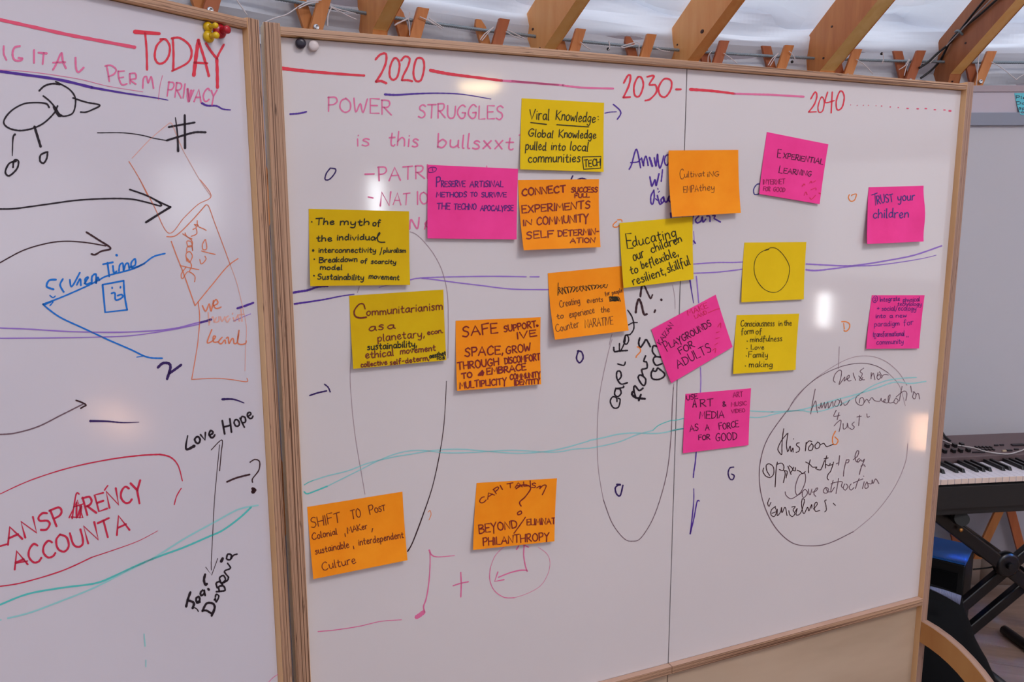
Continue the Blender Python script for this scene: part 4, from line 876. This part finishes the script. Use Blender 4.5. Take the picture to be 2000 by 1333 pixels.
n = Note('O', ((1012, 352), (1170, 350), (1173, 483), (1023, 489)), 'orange sticky note about community self determination, right of the pink artisanal note', .014, 0, -.4)
n.ink('nred', [(N2, 'CONNECT', (1080, 448, 1540, 405), 74, 2.8), (N2, 'SUCCESS', (1600, 410, 1875, 408), 52, 2.2), (N2, 'FULL', (1635, 468, 1790, 460), 42, 2.1)])
n.ink('nred', [(N2, 'EXPERIMENTS', (1078, 628, 1800, 578), 76, 2.5)])
n.ink('nred', [(N2, 'IN', (1095, 762, 1185, 752), 58, 2.4), (N2, 'COMMUNITY', (1235, 755, 1780, 720), 80, 2.5)])
n.ink('nred', [(N2, 'SELF', (1125, 905, 1412, 880), 72, 2.5), (N2, 'DETERMIN-', (1460, 877, 1892, 852), 62, 2.3), (N2, 'ATION', (1588, 945, 1850, 938), 52, 2.2)])
n = Note('Y', ((603, 408), (799, 413), (801, 557), (606, 559)), 'yellow sticky note with a bulleted list, leftmost of the upper row', .009)
n.ink('nblk', [(N1, '125,288 128,292', 3), (N1, 'The', (175, 332, 415, 326), 95, 2.3, .1), (N1, 'myth', (495, 332, 875, 335), 98, 2.3), (N1, 'of', (920, 342, 1020, 340), 92, 2.3)])
n.ink('nblk', [(N1, 'the', (190, 546, 385, 542), 90, 2.3), (N1, 'individua', (455, 530, 950, 525), 88, 2.3), (N1, '950,520 1010,450 1005,432 985,470 985,530 1020,555 1080,555', 2.2)])
n.ink('nblk', [(N1, '142,658 150,664 140,668', 4), (N1, 'interconnectivity', (215, 690, 960, 690), 78, 2), (N1, '1040,625 1028,680 1012,722', 1.8), (N1, 'pluralism', (1060, 690, 1350, 690), 66, 1.9)])
n.ink('nblk', [(N1, '157,775 160,780', 2.6), (N1, 'Breakdown', (225, 822, 718, 805), 78, 2.1), (N1, 'of', (765, 825, 845, 825), 66, 2), (N1, 'scarcity', (900, 832, 1222, 838), 66, 2)])
n.ink('nblk', [(N1, 'model', (235, 912, 520, 915), 70, 2.2)])
n.ink('nblk', [(N1, '152,988 158,994', 3), (N1, 'Sustainability', (200, 1038, 802, 1048), 82, 2.1), (N1, 'movement', (870, 1028, 1262, 1048), 76, 2)])
n = Note('Y', ((682, 578), (866, 566), (872, 704), (690, 721)), 'yellow sticky note titled Communitarianism, under the bulleted yellow note', .008)
n.ink('nbrn', [(N3, '355,358 332,296 275,300 215,380 225,450 290,476 370,466', (2.2, 3.4)), (N3, 'ommunitarianism', (375, 448, 1362, 368), 115, 2.1)])
n.ink('nbrn', [(N3, 'as', (405, 650, 600, 625), 112, 2.2), (N3, 'a', (645, 618, 738, 608), 100, 2.2)])
n.ink('nbrn', [(N3, 'planetary,', (520, 785, 1130, 720), 112, 2), (N3, 'econ.', (1165, 698, 1368, 668), 72, 2)])
n.ink('nblk', [(N3, 'sustainability,', (385, 895, 1030, 850), 100, 2.1)])
n.ink('nbrn', [(N3, 'ethical', (360, 1005, 725, 965), 108, 2.3), (N3, 'movement', (815, 948, 1270, 900), 90, 2.1)])
n.ink('nbrn', [(N3, 'collective', (300, 1118, 640, 1080), 72, 2.1), (N3, 'self-determ,', (680, 1088, 1190, 1025), 76, 2.1)])
n.ink('nblk', [(N3, 'aesthet', (1195, 1002, 1408, 960), 68, 2.1), (N3, 'ics', (1290, 1018, 1390, 1014), 56, 2)])
n = Note('O', ((890, 627), (1056, 620), (1057, 751), (893, 764)), 'orange sticky note in dark red capitals about a safe supportive space', .010)
n.ink('nred', [(N4, 'SAFE', (250, 432, 755, 375), 140, 2.7), (N4, 'SUPPORT', (850, 362, 1315, 290), 90, 2.3), (N4, '1318,262 1330,280 1340,265 1325,270', 3), (N4, 'IVE', (1040, 462, 1318, 418), 92, 2.5)])
n.ink('nred', [(N4, 'SPACE,', (280, 712, 835, 680), 122, 2.7), (N4, 'GROW', (880, 682, 1235, 635), 108, 2.4)])
n.ink('nred', [(N4, 'THROUGH', (180, 912, 775, 835), 106, 2.5), (N4, 'DISCOMFORT', (860, 828, 1372, 765), 92, 2.4)])
n.ink('nred', [(N4, 'TO', (240, 1040, 388, 1018), 72, 2.8), (N4, '482,985 540,925 500,985 545,945 535,985', 4.5), (N4, 'EMBRACE', (600, 982, 1165, 912), 92, 2.7)])
n.ink('nred', [(N4, 'MULTIPLICITY', (210, 1182, 885, 1115), 92, 2.4), (N4, 'COMMUNITY', (935, 1052, 1375, 1012), 76, 2.4), (N4, 'IDENTITY', (1000, 1135, 1368, 1105), 70, 2.4)])
n = Note('O', ((1070, 534), (1214, 520), (1228, 646), (1084, 664)), 'orange sticky note with a scribbled-out first line, tucked under a yellow note', .015, 0, -.5)
scr = ' '.join('%d,%d' % (195+i*11+18*math.sin(i*2.4), 780-i*1.1+40*math.cos(i*2.1)*(1-.012*i)) for i in range(44))
n.ink('nblk', [(N5, scr, 1.2), (N5, '200,705 195,830 245,760', 1.2, 1), (N5, ' '.join('%d,%d' % (695+i*4+14*math.sin(i*2), 860+24*math.cos(i*1.9)) for i in range(24)), 1.6)], 'scribbled-out words')
n.ink('nthin', [(N5, 'for', (655, 830, 700, 815), 45, 1.1), (N5, 'people', (722, 820, 820, 792), 45, 1.1)])
n.ink('nthin', [(N5, 'Creating', (215, 942, 410, 905), 76, 1.2), (N5, 'events', (478, 902, 630, 885), 62, 1.2)])
n.ink('nthin', [(N5, 'to', (190, 1056, 252, 1042), 62, 1.4), (N5, 'experience', (310, 1042, 550, 995), 74, 1.2), (N5, 'the', (610, 992, 695, 985), 66, 1.2)])
n.ink('nthin', [(N5, 'Counter', (180, 1182, 402, 1130), 84, 1.2), (N5, 'NARATIVE', (460, 1138, 730, 1105), 76, 1.2)])
n = Note('G', ((1210, 436), (1353, 423), (1355, 546), (1218, 563)), 'yellow sticky note titled Educating, overlapping an orange note at its lower left', .006, 2)
n.ink('nblk', [(N5, 'E', (865, 375, 920, 365), 150, 1.9), (N5, 'ducating', (920, 360, 1340, 262), 112, 1.9)])
n.ink('nblk', [(N5, 'our', (930, 492, 1032, 455), 105, 1.9), (N5, 'children', (1100, 418, 1395, 308), 92, 1.9)])
n.ink('nblk', [(N5, 'to', (900, 622, 972, 602), 92, 1.9), (N5, 'be', (1010, 568, 1068, 550), 84, 1.8), (N5, 'flexible,', (1085, 552, 1362, 440), 92, 1.9)])
n.ink('nblk', [(N5, 'resilient,', (925, 728, 1242, 622), 96, 1.9), (N5, 'skillful', (1260, 608, 1475, 528), 100, 1.9)])
n = Note('O', ((1306, 294), (1442, 293), (1447, 416), (1313, 424)), 'orange sticky note about empathy, covering the joint near the top', .012, 3, -.6)
n.ink('nthin', [(P1, 'C', (1090, 545, 1145, 540), 140, 1), (P1, 'ultivat', (1152, 530, 1425, 512), 92, 1), (P1, 'iNG', (1460, 520, 1620, 510), 78, 1)])
n.ink('nthin', [(P1, 'EMPA', (1140, 735, 1340, 720), 86, 1), (P1, 'they', (1352, 712, 1555, 700), 100, 1)])
n = Note('P', ((1498, 258), (1618, 282), (1601, 399), (1483, 379)), 'pink sticky note about experiential learning, tilted to the right below 2040', .005)
n.ink('ndk', [(P2, 'E', (305, 356, 340, 358), 90, 1.4), (P2, 'XPERIENTIAL', (365, 362, 775, 428), 56, 1.4)])
n.ink('ndk', [(P2, 'L', (320, 515, 355, 520), 80, 1.4), (P2, 'EARNING', (370, 518, 655, 552), 54, 1.4)])
n.ink('nmar', [(P2, 'INTERNET', (160, 634, 385, 628), 50, 1.3), (P2, 'FOR', (162, 698, 232, 702), 42, 1.3), (P2, 'GOOD', (265, 705, 385, 712), 42, 1.2)], 'faint maroon capitals')
n.ink('nfr', [(P2, '565,650 580,630 590,640', 2), (P2, '640,620 655,600 665,618', 1.4), (P2, '680,610 700,595', 1.4), (P2, '650,690 700,670 705,690', 1.2), (P2, '585,745 600,710 615,740', 1.4), (P2, '735,720 750,730', 2), (P2, '640,770 660,785 700,745', 1.4)], 'faint red marks')
n = Note('P', ((1697, 366), (1804, 363), (1804, 472), (1694, 477)), 'pink sticky note about trusting children, upper one near the right frame', .012, 0, -.3, wav=.002)
n.ink('navy', [(P2, '1278,742 1335,722', 1.6, 1), (P2, '1310,735 1318,850', 1, 1), (P2, 'RUST', (1335, 838, 1502, 806), 82, 1.8), (P2, 'your', (1545, 808, 1720, 795), 100, 1.9)])
n.ink('navy', [(P2, 'children', (1290, 980, 1655, 975), 105, 1.9)])
n = Note('G', ((1454, 474), (1575, 473), (1570, 585), (1448, 591)), 'yellow sticky note bearing only a drawn circle', .005)
n.ink('nblk', [(P3, '345,138 380,128 375,125 400,112 450,120 510,175 560,260 568,330 540,430 480,500 415,518 340,490 280,420 248,330 255,230 300,160 375,122', 1.1)], 'drawn circle')
n = Note('G', ((1439, 616), (1561, 613), (1554, 723), (1432, 731)), 'yellow sticky note listing mindfulness and family, below the note with the circle', .006)
n.ink('nblk', [(P3, 'Consciousness', (125, 828, 430, 826), 66, 1.2), (P3, 'in', (468, 822, 502, 822), 55, 1.2), (P3, 'the', (518, 820, 585, 820), 60, 1.2)])
n.ink('nblk', [(P3, 'form', (130, 900, 242, 896), 66, 1.2), (P3, 'of', (262, 898, 315, 896), 62, 1.2)])
n.ink('nblk', [(P3, '182,960 185,962', 2), (P3, 'mindfulness', (212, 968, 500, 960), 58, 1.2), (P3, '180,1027 183,1029', 2), (P3, 'Love', (218, 1038, 335, 1034), 52, 1.2)])
n.ink('nblk', [(P3, '175,1095 178,1097', 2), (P3, 'Family', (195, 1110, 370, 1108), 58, 1.2), (P3, '166,1186 169,1188', 2), (P3, 'making', (200, 1196, 412, 1196), 58, 1.3)])
n = Note('P', ((1272, 644), (1398, 576), (1431, 678), (1311, 749)), 'pink sticky note about playgrounds, strongly tilted across the panel joint', .004, 1)
n.ink('ndk', [(P4, 'KAIZAN', (672, 640, 790, 455), 46, 1.2)])
n.ink('ndk', [(P4, 'P', (728, 700, 760, 682), 92, 1.3), (P4, 'LAYGROUNDS', (765, 668, 1145, 458), 60, 1.6)])
n.ink('ndk', [(P4, 'FOR', (852, 728, 985, 655), 62, 1.7)])
n.ink('ndk', [(P4, 'ADULTS', (830, 858, 1145, 692), 80, 1.5)])
n.ink('nfr', [(P4, 'MAKE', (925, 365, 1110, 292), 50, 1.2), (P4, 'LAND', (990, 395, 1100, 350), 34, 1.2), (P4, '1110,340 1180,310 1225,300', 1.4), (P4, '1150,690 1180,670 1175,710', 1.2), (P4, '1170,640 1200,620', 1.2), (P4, '1180,580 1215,570', 1.2), (P4, '1185,525 1215,515', 1.2), (P4, '1200,470 1225,435 1228,480', 1.2)], 'faint red words')
n = Note('P', ((1703, 577), (1806, 577), (1795, 681), (1692, 682)), 'pink sticky note with small violet writing, lower one near the right frame', .005)
n.ink('npur', [(P3, '1345,550 1325,575 1330,605 1350,610 1368,585 1362,555 1345,550', 1), (P3, '2', (1338, 595, 1355, 595), 28, 1), (P3, 'Integrate', (1390, 602, 1570, 592), 48, 1.1), (P3, 'physical', (1600, 605, 1750, 598), 46, 1.1)])
n.ink('npur', [(P3, 'technology', (1550, 642, 1765, 640), 42, 1), (P3, '+', (1362, 680, 1385, 680), 40, 1), (P3, 'social/ecology', (1405, 684, 1718, 684), 50, 1.1)])
n.ink('npur', [(P3, 'into', (1352, 752, 1440, 748), 46, 1.1), (P3, 'a', (1478, 748, 1505, 747), 46, 1.1), (P3, 'new', (1535, 748, 1632, 745), 46, 1.1), (P3, 'paradigm', (1338, 828, 1565, 820), 52, 1.1), (P3, 'for', (1605, 818, 1692, 812), 62, 1.1)])
n.ink('npur', [(P3, 'transformational', (1325, 922, 1610, 915), 56, 1.1), (P3, '"', (1338, 978, 1350, 978), 50, 1), (P3, 'community', (1358, 992, 1602, 985), 54, 1.1), (P3, '"', (1630, 960, 1646, 960), 45, 1)])
n = Note('P', ((1339, 770), (1467, 759), (1462, 870), (1334, 886)), 'pink sticky note about art and media, just right of the panel joint', .004)
n.ink('ndk', [(P5, 'USE', (190, 258, 320, 236), 58, 1.5)])
n.ink('ndk', [(P5, 'A', (262, 340, 305, 338), 88, 2), (P5, 'RT', (350, 335, 505, 322), 88, 1.5), (P5, '&', (615, 332, 660, 326), 60, 1.5)])
n.ink('ndk', [(P5, 'MEDIA', (342, 475, 632, 468), 88, 1.4)])
n.ink('ndk', [(P5, 'AS', (228, 628, 330, 612), 75, 1.5), (P5, 'A', (412, 614, 458, 608), 66, 1.5), (P5, 'FORCE', (575, 605, 805, 572), 72, 1.5)])
n.ink('ndk', [(P5, 'FOR', (330, 728, 465, 720), 58, 1.6), (P5, 'GOOD', (535, 745, 785, 722), 86, 1.5)])
n.ink('nmar', [(P5, 'ART', (740, 222, 855, 212), 56, 1.2), (P5, 'MUSIC', (718, 330, 900, 315), 48, 1.2), (P5, 'VIDEO', (722, 412, 880, 392), 42, 1.2)], 'faint maroon list')
n = Note('O', ((600, 991), (786, 961), (796, 1095), (612, 1132)), 'orange sticky note about a post colonial culture, lowest at the left', .011)
n.ink('nbrn', [(N6, 'SHIFT', (122, 608, 505, 535), 128, 1.6), (N6, 'TO', (645, 498, 770, 472), 108, 1.6), (N6, 'P', (882, 438, 940, 425), 112, 1.6), (N6, 'OST', (950, 412, 1088, 385), 68, 1.6)])
n.ink('nbrn', [(N6, 'Colonial', (135, 768, 460, 695), 100, 1.6), (N6, '558,685 565,725', 1.6, 1), (N6, 'MAKer', (595, 682, 850, 620), 88, 1.6), (N6, '920,618 910,665', 1.6, 1)])
n.ink('nbrn', [(N6, 'sustainable', (175, 955, 612, 865), 100, 1.6), (N6, '668,848 675,885', 1.6, 1), (N6, 'interdependent', (740, 840, 1322, 738), 100, 1.6)])
n.ink('nbrn', [(N6, 'Culture', (265, 1168, 700, 1070), 116, 1.6)])
n = Note('O', ((931, 944), (1088, 935), (1083, 1058), (924, 1075)), 'orange sticky note with a big question mark, above the pink clock', .009)
n.ink('nred', [(N7, 'CAPI', (185, 358, 392, 222), 46, 2), (N7, 'TALI', (432, 212, 652, 188), 46, 1.9), (N7, 'S', (658, 205, 698, 205), 44, 1.9), (N7, '705,208 740,190 735,215 765,185 795,190 758,272', 2)])
n.ink('nred', [(N7, '515,215 570,182 625,185 650,215 600,290 548,340 562,378', 2.4), (N7, '548,425 528,440 535,458 565,445 562,425 548,425', 2.2)])
n.ink('nred', [(N7, 'BEYOND', (172, 632, 525, 578), 76, 2.3), (N7, '602,480 550,555 495,630', 2.1), (N7, 'ELIMINAT', (615, 556, 880, 540), 56, 2.1)])
n.ink('nred', [(N7, 'PHILANTHROPY', (208, 745, 822, 692), 70, 2.2)])

# ------------------------------------------------------------------ magnets and pins
def magnet(B, x, y, rpx, m_, label):
    p = B.loc(x, y, .004); e = B.loc(x+rpx, y, .004); r_ = (e-p).length
    Mx = Matrix.Rotation(R(90), 4, 'X')
    b = MB().lathe([(r_*.96, 0), (r_, .0015), (r_, .007), (r_*.9, .0085), (r_*.3, .0088), (.0003, .0088)], Mx, 32)
    o = b.build('magnet', m_); o.location = B.world((p.x, -.0003, p.z)); o.rotation_euler = (0, 0, B.rz); tag(o, label, 'magnet')
magnet(MAIN, 587, 85, 10, M_magB, 'round black magnet under the top rail of the central whiteboard')
magnet(MAIN, 612, 90, 10, M_magW, 'round white magnet beside the black magnet')
def pin(B, x, y, rpx, tilt, m_, label, s_=1.0):
    p = B.loc(x, y, .006); e = B.loc(x+rpx, y, .006); r_ = (e-p).length
    o = empty('magnet_pin', B.world((p.x, -.0003, p.z)), B.rz); tag(o, label, 'magnet')
    Mx = Matrix.Rotation(R(90), 4, 'X')
    MB().lathe([(r_*.92, 0), (r_, .0015), (r_, .004), (r_*.85, .006), (r_*.45, .008)], Mx, 28).build('base', m_, o)
    MB().lathe([(r_*.5, .007), (r_*.42, .010), (r_*.42, .014), (r_*.54, .0165), (r_*.56, .0195), (r_*.42, .0215), (.0003, .022)], Mx, 24).build('knob', m_, o)
pin(LEFT, 409, 52, 8, 0, M_pinY, 'upper yellow magnet pin in the corner of the left whiteboard')
pin(LEFT, 410.5, 71, 9.5, 0, M_pinY, 'lower yellow magnet pin, just above the letter A of TODAY')
pin(LEFT, 432, 60, 11.5, 0, M_pinR, 'red magnet pin beside the two yellow ones')

# ------------------------------------------------------------------ far corner: display board, keyboard, stand, box
DB = Board(90.0, 3.06)          # plane facing the camera
db = empty('display_board', (DB.p.x, DB.p.y, 0), DB.rz); tag(db, 'tall white display board with a grey rail on the far wall behind the keyboard', 'board')
def zat(y, dep=0): return DB.loc(1950, y, dep).z
x0_, x1_ = DB.loc(1835, 300).x, 2.55
bevel(MB().box(x0_, x1_, .0, .02, .55, zat(168)).build('panel', M_screen, db), .002)
bevel(MB().box(x0_, x1_, -.008, 0, zat(180), zat(167.5)).build('top_trim', M_trimg, db), .001)
MB().box(x0_, x1_, -.003, 0, zat(220.5), zat(180)).build('header', M_screenh, db)
bevel(MB().box(x0_, x1_, -.014, 0, zat(246), zat(220.5)).build('rail', M_rail, db), .002)
for x in (x0_+.12, x1_-.3): MB().tube([(x, .01, zat(168)), (x, .01, 2.15)], .0015, 5).build('hanging_cord', M_cord, db)
n = Note('T', ((1981, 182), (2036, 181), (2040, 227), (1993, 224)), 'turquoise sticky note on the far display board at the right edge', .012, 0, 0, group=None, B=DB, parent_dep=.003)
n.ink('ndk', [(PX, 'Please', (1984, 193, 2028, 194), 7, 1), (PX, 'Do Not', (1985, 204, 2032, 205), 6.5, 1)])
n.ink('ndk', [(PX, 'spill', (1989, 213, 2016, 215), 7, 1), (PX, 'on it', (1994, 221, 2020, 222), 6, 1)])

KA = 83.0
K = Board(KA, 1.0)
kr = K.rz
KO = CAM + ray(1900, 947)*2.55         # front lower edge of the keys
def kloc(v): return KO + K.d*v[0] - K.n*v[1] + Vector((0, 0, v[2]))
kb = empty('keyboard', KO, kr); tag(kb, 'black stage keyboard with white keys on a stand behind the right frame', 'keyboard')
PIT = .0235
# local: x right, y away, z up, origin at lower front edge of the key fronts
KX0, KX1 = -.62, .62
MB().box(KX0-.03, KX1+.03, -.012, .30, -.072, -.002).build('case', M_kbcase, kb)
bevel(MB().box(KX0-.03, KX1+.03, .002, .30, -.10, -.0725).build('case_bottom', M_kbcase, kb), .004)
pz = MB().hexa([(KX0-.03, .156, .0), (KX1+.03, .156, .0), (KX0-.03, .33, .0), (KX1+.03, .33, .0), (KX0-.03, .156, .040), (KX1+.03, .156, .040), (KX0-.03, .33, .062), (KX1+.03, .33, .062)]).build('control_panel', M_kbpan, kb); bevel(pz, .003)
nk = int((KX1-KX0)/PIT)
off = (KO-KO).x
# in the photograph a key joint falls at x=1907 (crop 1020/7.4...), groups of black keys 2,3,2
wm = None; bmz = None
i0 = -26
BL = {0: 1, 1: 1, 2: 0, 3: 1, 4: 1, 5: 1, 6: 0}      # C D (E) F G A (B)
def kx(px): 
    d = ray(px, 947); t = (KO-CAM).dot(K.n)/d.dot(K.n); return (CAM+d*t-KO).dot(K.d)
j0 = kx(1820+820/7.405)
for i in range(-26, 26):
    x = j0+i*PIT
    if x < KX0 or x+PIT > KX1: continue
    if wm is None:
        b = MB(); b.box(.0006, PIT-.0006, 0, .148, .003, .0205, (0, 0, 1, 0, 0, 0)); 
        wk = b.build('white_key', [M_kbw, M_kbf], kb); bevel(wk, .0008, 2); wm = wk
    else:
        wk = wm.copy(); put(wk, kb)
    wk.location = (x, 0, 0)
    # black key at the right joint of this white key
    if BL[(i+4) % 7]:
        if bmz is None:
            b = MB().hexa([(-.0055, .052, .019), (.0055, .052, .019), (-.0055, .148, .019), (.0055, .148, .019), (-.0045, .060, .032), (.0045, .060, .032), (-.0048, .148, .032), (.0048, .148, .032)])
            bk = b.build('black_key', M_kbb, kb); bevel(bk, .001, 2); bmz = bk
        else: bk = bmz.copy(); put(bk, kb)
        bk.location = (x+PIT, 0, 0)
def panelpt(px, py):      # a point on the sloping control panel from the picture
    z = .05
    for _ in range(3):
        d = ray(px, py); t = (KO.z+z-CAM.z)/d.z; P_ = CAM+d*t-KO; yy = -P_.dot(K.n); z = .040+.022*(yy-.156)/.174
    return P_.dot(K.d), yy, z
def btn(px, py, w, h, m_=M_btn, name='button', hh=.005):
    x, y, z = panelpt(px, py)
    o = MB().box(-w/2, w/2, -h/2, h/2, 0, hh).build(name, m_, kb); o.location = (x, y, z-.0005); o.rotation_euler = (math.atan(.022/.174), 0, 0)
C5 = lambda x, y: (1820+x/7.405, 830+y/7.405)
for q in ((215, 325), (325, 320), (425, 310), (305, 395), (410, 390), (520, 385), (178, 400)): btn(*C5(*q), .010, .016, M_kbb, 'slider_knob', .012)
for i in range(5):
    for j in range(2): btn(*C5(640+i*52+j*40, 330+j*34), .006, .010, M_kbb)
for i in range(6): btn(*C5(600+i*30, 402), .008, .004)
for q in ((930, 305), (1010, 300)): btn(*C5(*q), .014, .005)
btn(*C5(1240, 298), .045, .012); btn(*C5(1120, 375), .018, .008, M_btn); btn(*C5(1220, 360), .014, .006, M_btn); btn(*C5(1045, 382), .014, .006, M_led)
# pale cable lying over the panel
pc = [C5(168, 250), C5(300, 300), C5(450, 325), C5(620, 355), C5(780, 400), C5(1000, 430), C5(1130, 430), C5(1250, 400), C5(1340, 365)]
def kw(px, py, up=.004):
    x, y, z = panelpt(px, py); return kloc((x, y, z+up))
wire('thin_cable', [kw(1826, 858)]+[kw(*q) for q in pc]+[kw(2016, 868)], .0022, M_greycable, 'thin pale cable lying across the keyboard controls')
wire('black_lead', [kw(1838, 850, .012), kw(1846, 858, .006), kw(1856, 864, .003)], .004, M_blackcable, 'short black lead at the back left of the keyboard')

def kp(px, py, dep):
    """picture point on an upright plane parallel to the keyboard, dep behind the key fronts"""
    q = KO - K.n*dep; d = ray(px, py); t = (q-CAM).dot(K.n)/d.dot(K.n); return CAM+d*t
st = empty('keyboard_stand', (kp(1975, 1112, .17).x, kp(1975, 1112, .17).y, 0), kr); tag(st, 'black folding cross stand under the keyboard with a round pivot', 'stand')
SO = st.location.copy()
Mst = (Matrix.Translation(SO) @ Matrix.Rotation(kr, 4, 'Z')).inverted()
def beam(a, b_, w, t, name='strut', ext0=0, ext1=0, m_=None):
    a, b_ = Mst @ a, Mst @ b_; d = (b_-a).normalized(); a = a-d*ext0; b_ = b_+d*ext1
    u = Vector((-d.z, 0, d.x)); v = d.cross(u).normalized()
    P_ = []
    for sz in (-1, 1):
        for sy in (-1, 1):
            for p in (a, b_): P_.append(p+u*sz*w/2+v*sy*t/2)
    o = MB().hexa(P_).build(name, m_ or M_stand, st); bevel(o, .006, 3); return o
beam(kp(1838, 1012, .10), kp(1990, 1128, .10), .046, .028, ext0=.04, ext1=.45)
beam(kp(1838, 1006, .235), kp(1985, 1112, .235), .040, .028, ext0=.02, ext1=.45)
beam(kp(2004, 1078, .145), kp(1893, 1172, .145), .040, .028, ext0=.30, ext1=.06)
beam(kp(2004, 1138, .19), kp(1900, 1225, .19), .040, .028, ext0=.26, ext1=.08)
pv = Mst @ kp(1972, 1106, .08)
MB().lathe([(.034, 0), (.044, .006), (.044, .026), (.036, .036)], Matrix.Translation(pv) @ Matrix.Rotation(R(-90), 4, 'X'), 20).build('pivot_disc', M_stand, st)
MB().lathe([(.012, -.012), (.012, 0)], Matrix.Translation(pv) @ Matrix.Rotation(R(-90), 4, 'X'), 12).build('pivot_bolt', M_stand, st)
pv2 = Mst @ kp(1985, 1150, .15)
# rubber-capped top support running back to front under the keyboard
a, b_ = Mst @ kp(1878, 1014, .02), Mst @ kp(1838, 1003, .30)
MB().tube([a, b_], .019, 16).build('support_arm', M_stand, st)
MB().tube([a+(a-b_).normalized()*.008, a-(a-b_).normalized()*.05], .0225, 16).build('rubber_cap', M_box, st)
kn = Mst @ kp(1872, 1033, .085)
MB().lathe([(.0006, 0), (.006, .002), (.007, .006), (.0006, .008)], Matrix.Translation(kn-Vector((0, .008, 0))) @ Matrix.Rotation(R(90), 4, 'X'), 12).build('brass_stud', mat('brass', srgb(214, 150, 80), .35, .6), st)
f0 = Mst @ kp(1893, 1240, .30); f1 = Mst @ kp(1893, 1330, .0)
MB().tube([(f0.x-.1, .16, .02), (f0.x-.1, -.2, .02)], .018, 12).build('floor_bar', M_stand, st)
MB().tube([(-(f0.x-.1), .16, .02), (-(f0.x-.1), -.2, .02)], .018, 12).build('floor_bar', M_stand, st)
wire('speaker_cable', [kp(1901, 1077, .31), kp(1912, 1086, .30), kp(1925, 1090, .29), kp(1940, 1092, .28)], .003, M_blackcable, 'upper black cable between the box and the stand pivot')
wire('speaker_cable', [kp(1900, 1113, .31), kp(1918, 1111, .30), kp(1934, 1109, .29), kp(1950, 1104, .28)], .003, M_blackcable, 'lower black cable between the box and the stand pivot')

# black box, the blue light on its lid painted into the lid colour
zt = .37
def atz(px, py, z): d = ray(px, py); t = (z-CAM.z)/d.z; return CAM+d*t
fr, brr, fl, bll = atz(1886, 1103, zt), atz(1904, 1066, zt), atz(1818, 1088, zt), atz(1826, 1046, zt)
e1 = (brr-fr); e1.z = 0; L1 = e1.length; e1.normalize(); e2 = Vector((-e1.y, e1.x, 0))
if e2.dot(fl-fr) < 0: e2 = -e2
rzb = math.atan2(e1.y, e1.x)
bx = empty('speaker_box', (fr.x, fr.y, 0), rzb); tag(bx, 'black loudspeaker box with painted blue light on its lid, on the floor under the keyboard', 'speaker')
sg = 1 if e2.dot(Vector((-math.sin(rzb), math.cos(rzb), 0))) > 0 else -1
y0_, y1_ = (0, .30) if sg > 0 else (-.30, 0)
bevel(MB().box(0, L1, y0_, y1_, 0, zt-.006).build('cabinet', M_box, bx), .005)
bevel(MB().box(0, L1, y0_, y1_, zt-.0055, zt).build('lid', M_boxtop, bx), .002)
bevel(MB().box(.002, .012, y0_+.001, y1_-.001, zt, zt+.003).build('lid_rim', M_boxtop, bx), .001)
MB().box(-.006, 0, y0_+.02, y1_-.02, .03, zt-.04).build('grille', M_cloth, bx)

# dark cloth draped over a low seat, behind the arched foot
dep = 0
cl = empty('draped_coat', (1.25, 2.2, 0)); tag(cl, 'black coat draped over a low seat behind the right post of the central whiteboard', 'coat')
def yat(px, py, Y): d = ray(px, py); t = Y/d.y; return CAM+d*t
sil = [(1878, 1165), (1876, 1173), (1880, 1190), (1888, 1212), (1895, 1235), (1906, 1256), (1918, 1276), (1930, 1303), (1944, 1334), (1960, 1370), (1970, 1410)]
rings = []
for i, (px, py) in enumerate(sil):
    Y = 2.25 - .10*(i/len(sil))
    p = yat(px, py, Y); xl = 1.02-.02*i/len(sil)
    rings.append((p.x, max(p.z, .0), Y, xl))
rings[-1] = (rings[-1][0], .0, rings[-1][2], rings[-1][3])
b = MB(); nseg = 28
for i, (xr, z, Y, xl) in enumerate(rings):
    cx_, hw = (xr+xl)/2, (xr-xl)/2
    for j in range(nseg):
        a = 2*math.pi*j/nseg; fold = 1+.05*math.sin(a*5+i*.5)*(i/len(rings))
        yy = .14*math.sin(a)*(.5+.5*min(1, i/3))
        xx = cx_+hw*math.cos(a)
        zz = z + (.06*(xr-xx)/(xr-xl)*(1-i/(len(rings)-1)) if True else 0)
        b.v.append((xx-1.25, Y+yy*fold-2.2, zz))
for i in range(len(rings)-1):
    for j in range(nseg):
        q = i*nseg+j; r2 = i*nseg+(j+1) % nseg
        b.f.append((q, r2, r2+nseg, q+nseg)); b.m.append(0); b.sm.append(True)
b.f.append(tuple(range(nseg))[::-1]); b.m.append(0); b.sm.append(False)
b.f.append(tuple(range((len(rings)-1)*nseg, len(rings)*nseg))); b.m.append(0); b.sm.append(False)
b.build('cloth', M_cloth, cl)
e = MB(); g = [(1817, 1145.5), (1845, 1153), (1878, 1164)], [(1817, 1150), (1848, 1166), (1875, 1182)]
rowA = smooth3([yat(*q, 2.08)-Vector((1.25, 2.2, 0)) for q in g[0]], 8); rowB = smooth3([yat(*q, 2.07)-Vector((1.25, 2.2, 0)) for q in g[1]], 8)
for i in range(len(rowA)-1): e.quad(rowA[i], rowB[i], rowB[i+1], rowA[i+1], sm=True)
eo = e.build('pale_edge', M_clothl, cl); sdd = eo.modifiers.new('t', 'SOLIDIFY'); sdd.thickness = .003  # thin sheet carrying the painted light along the top edge
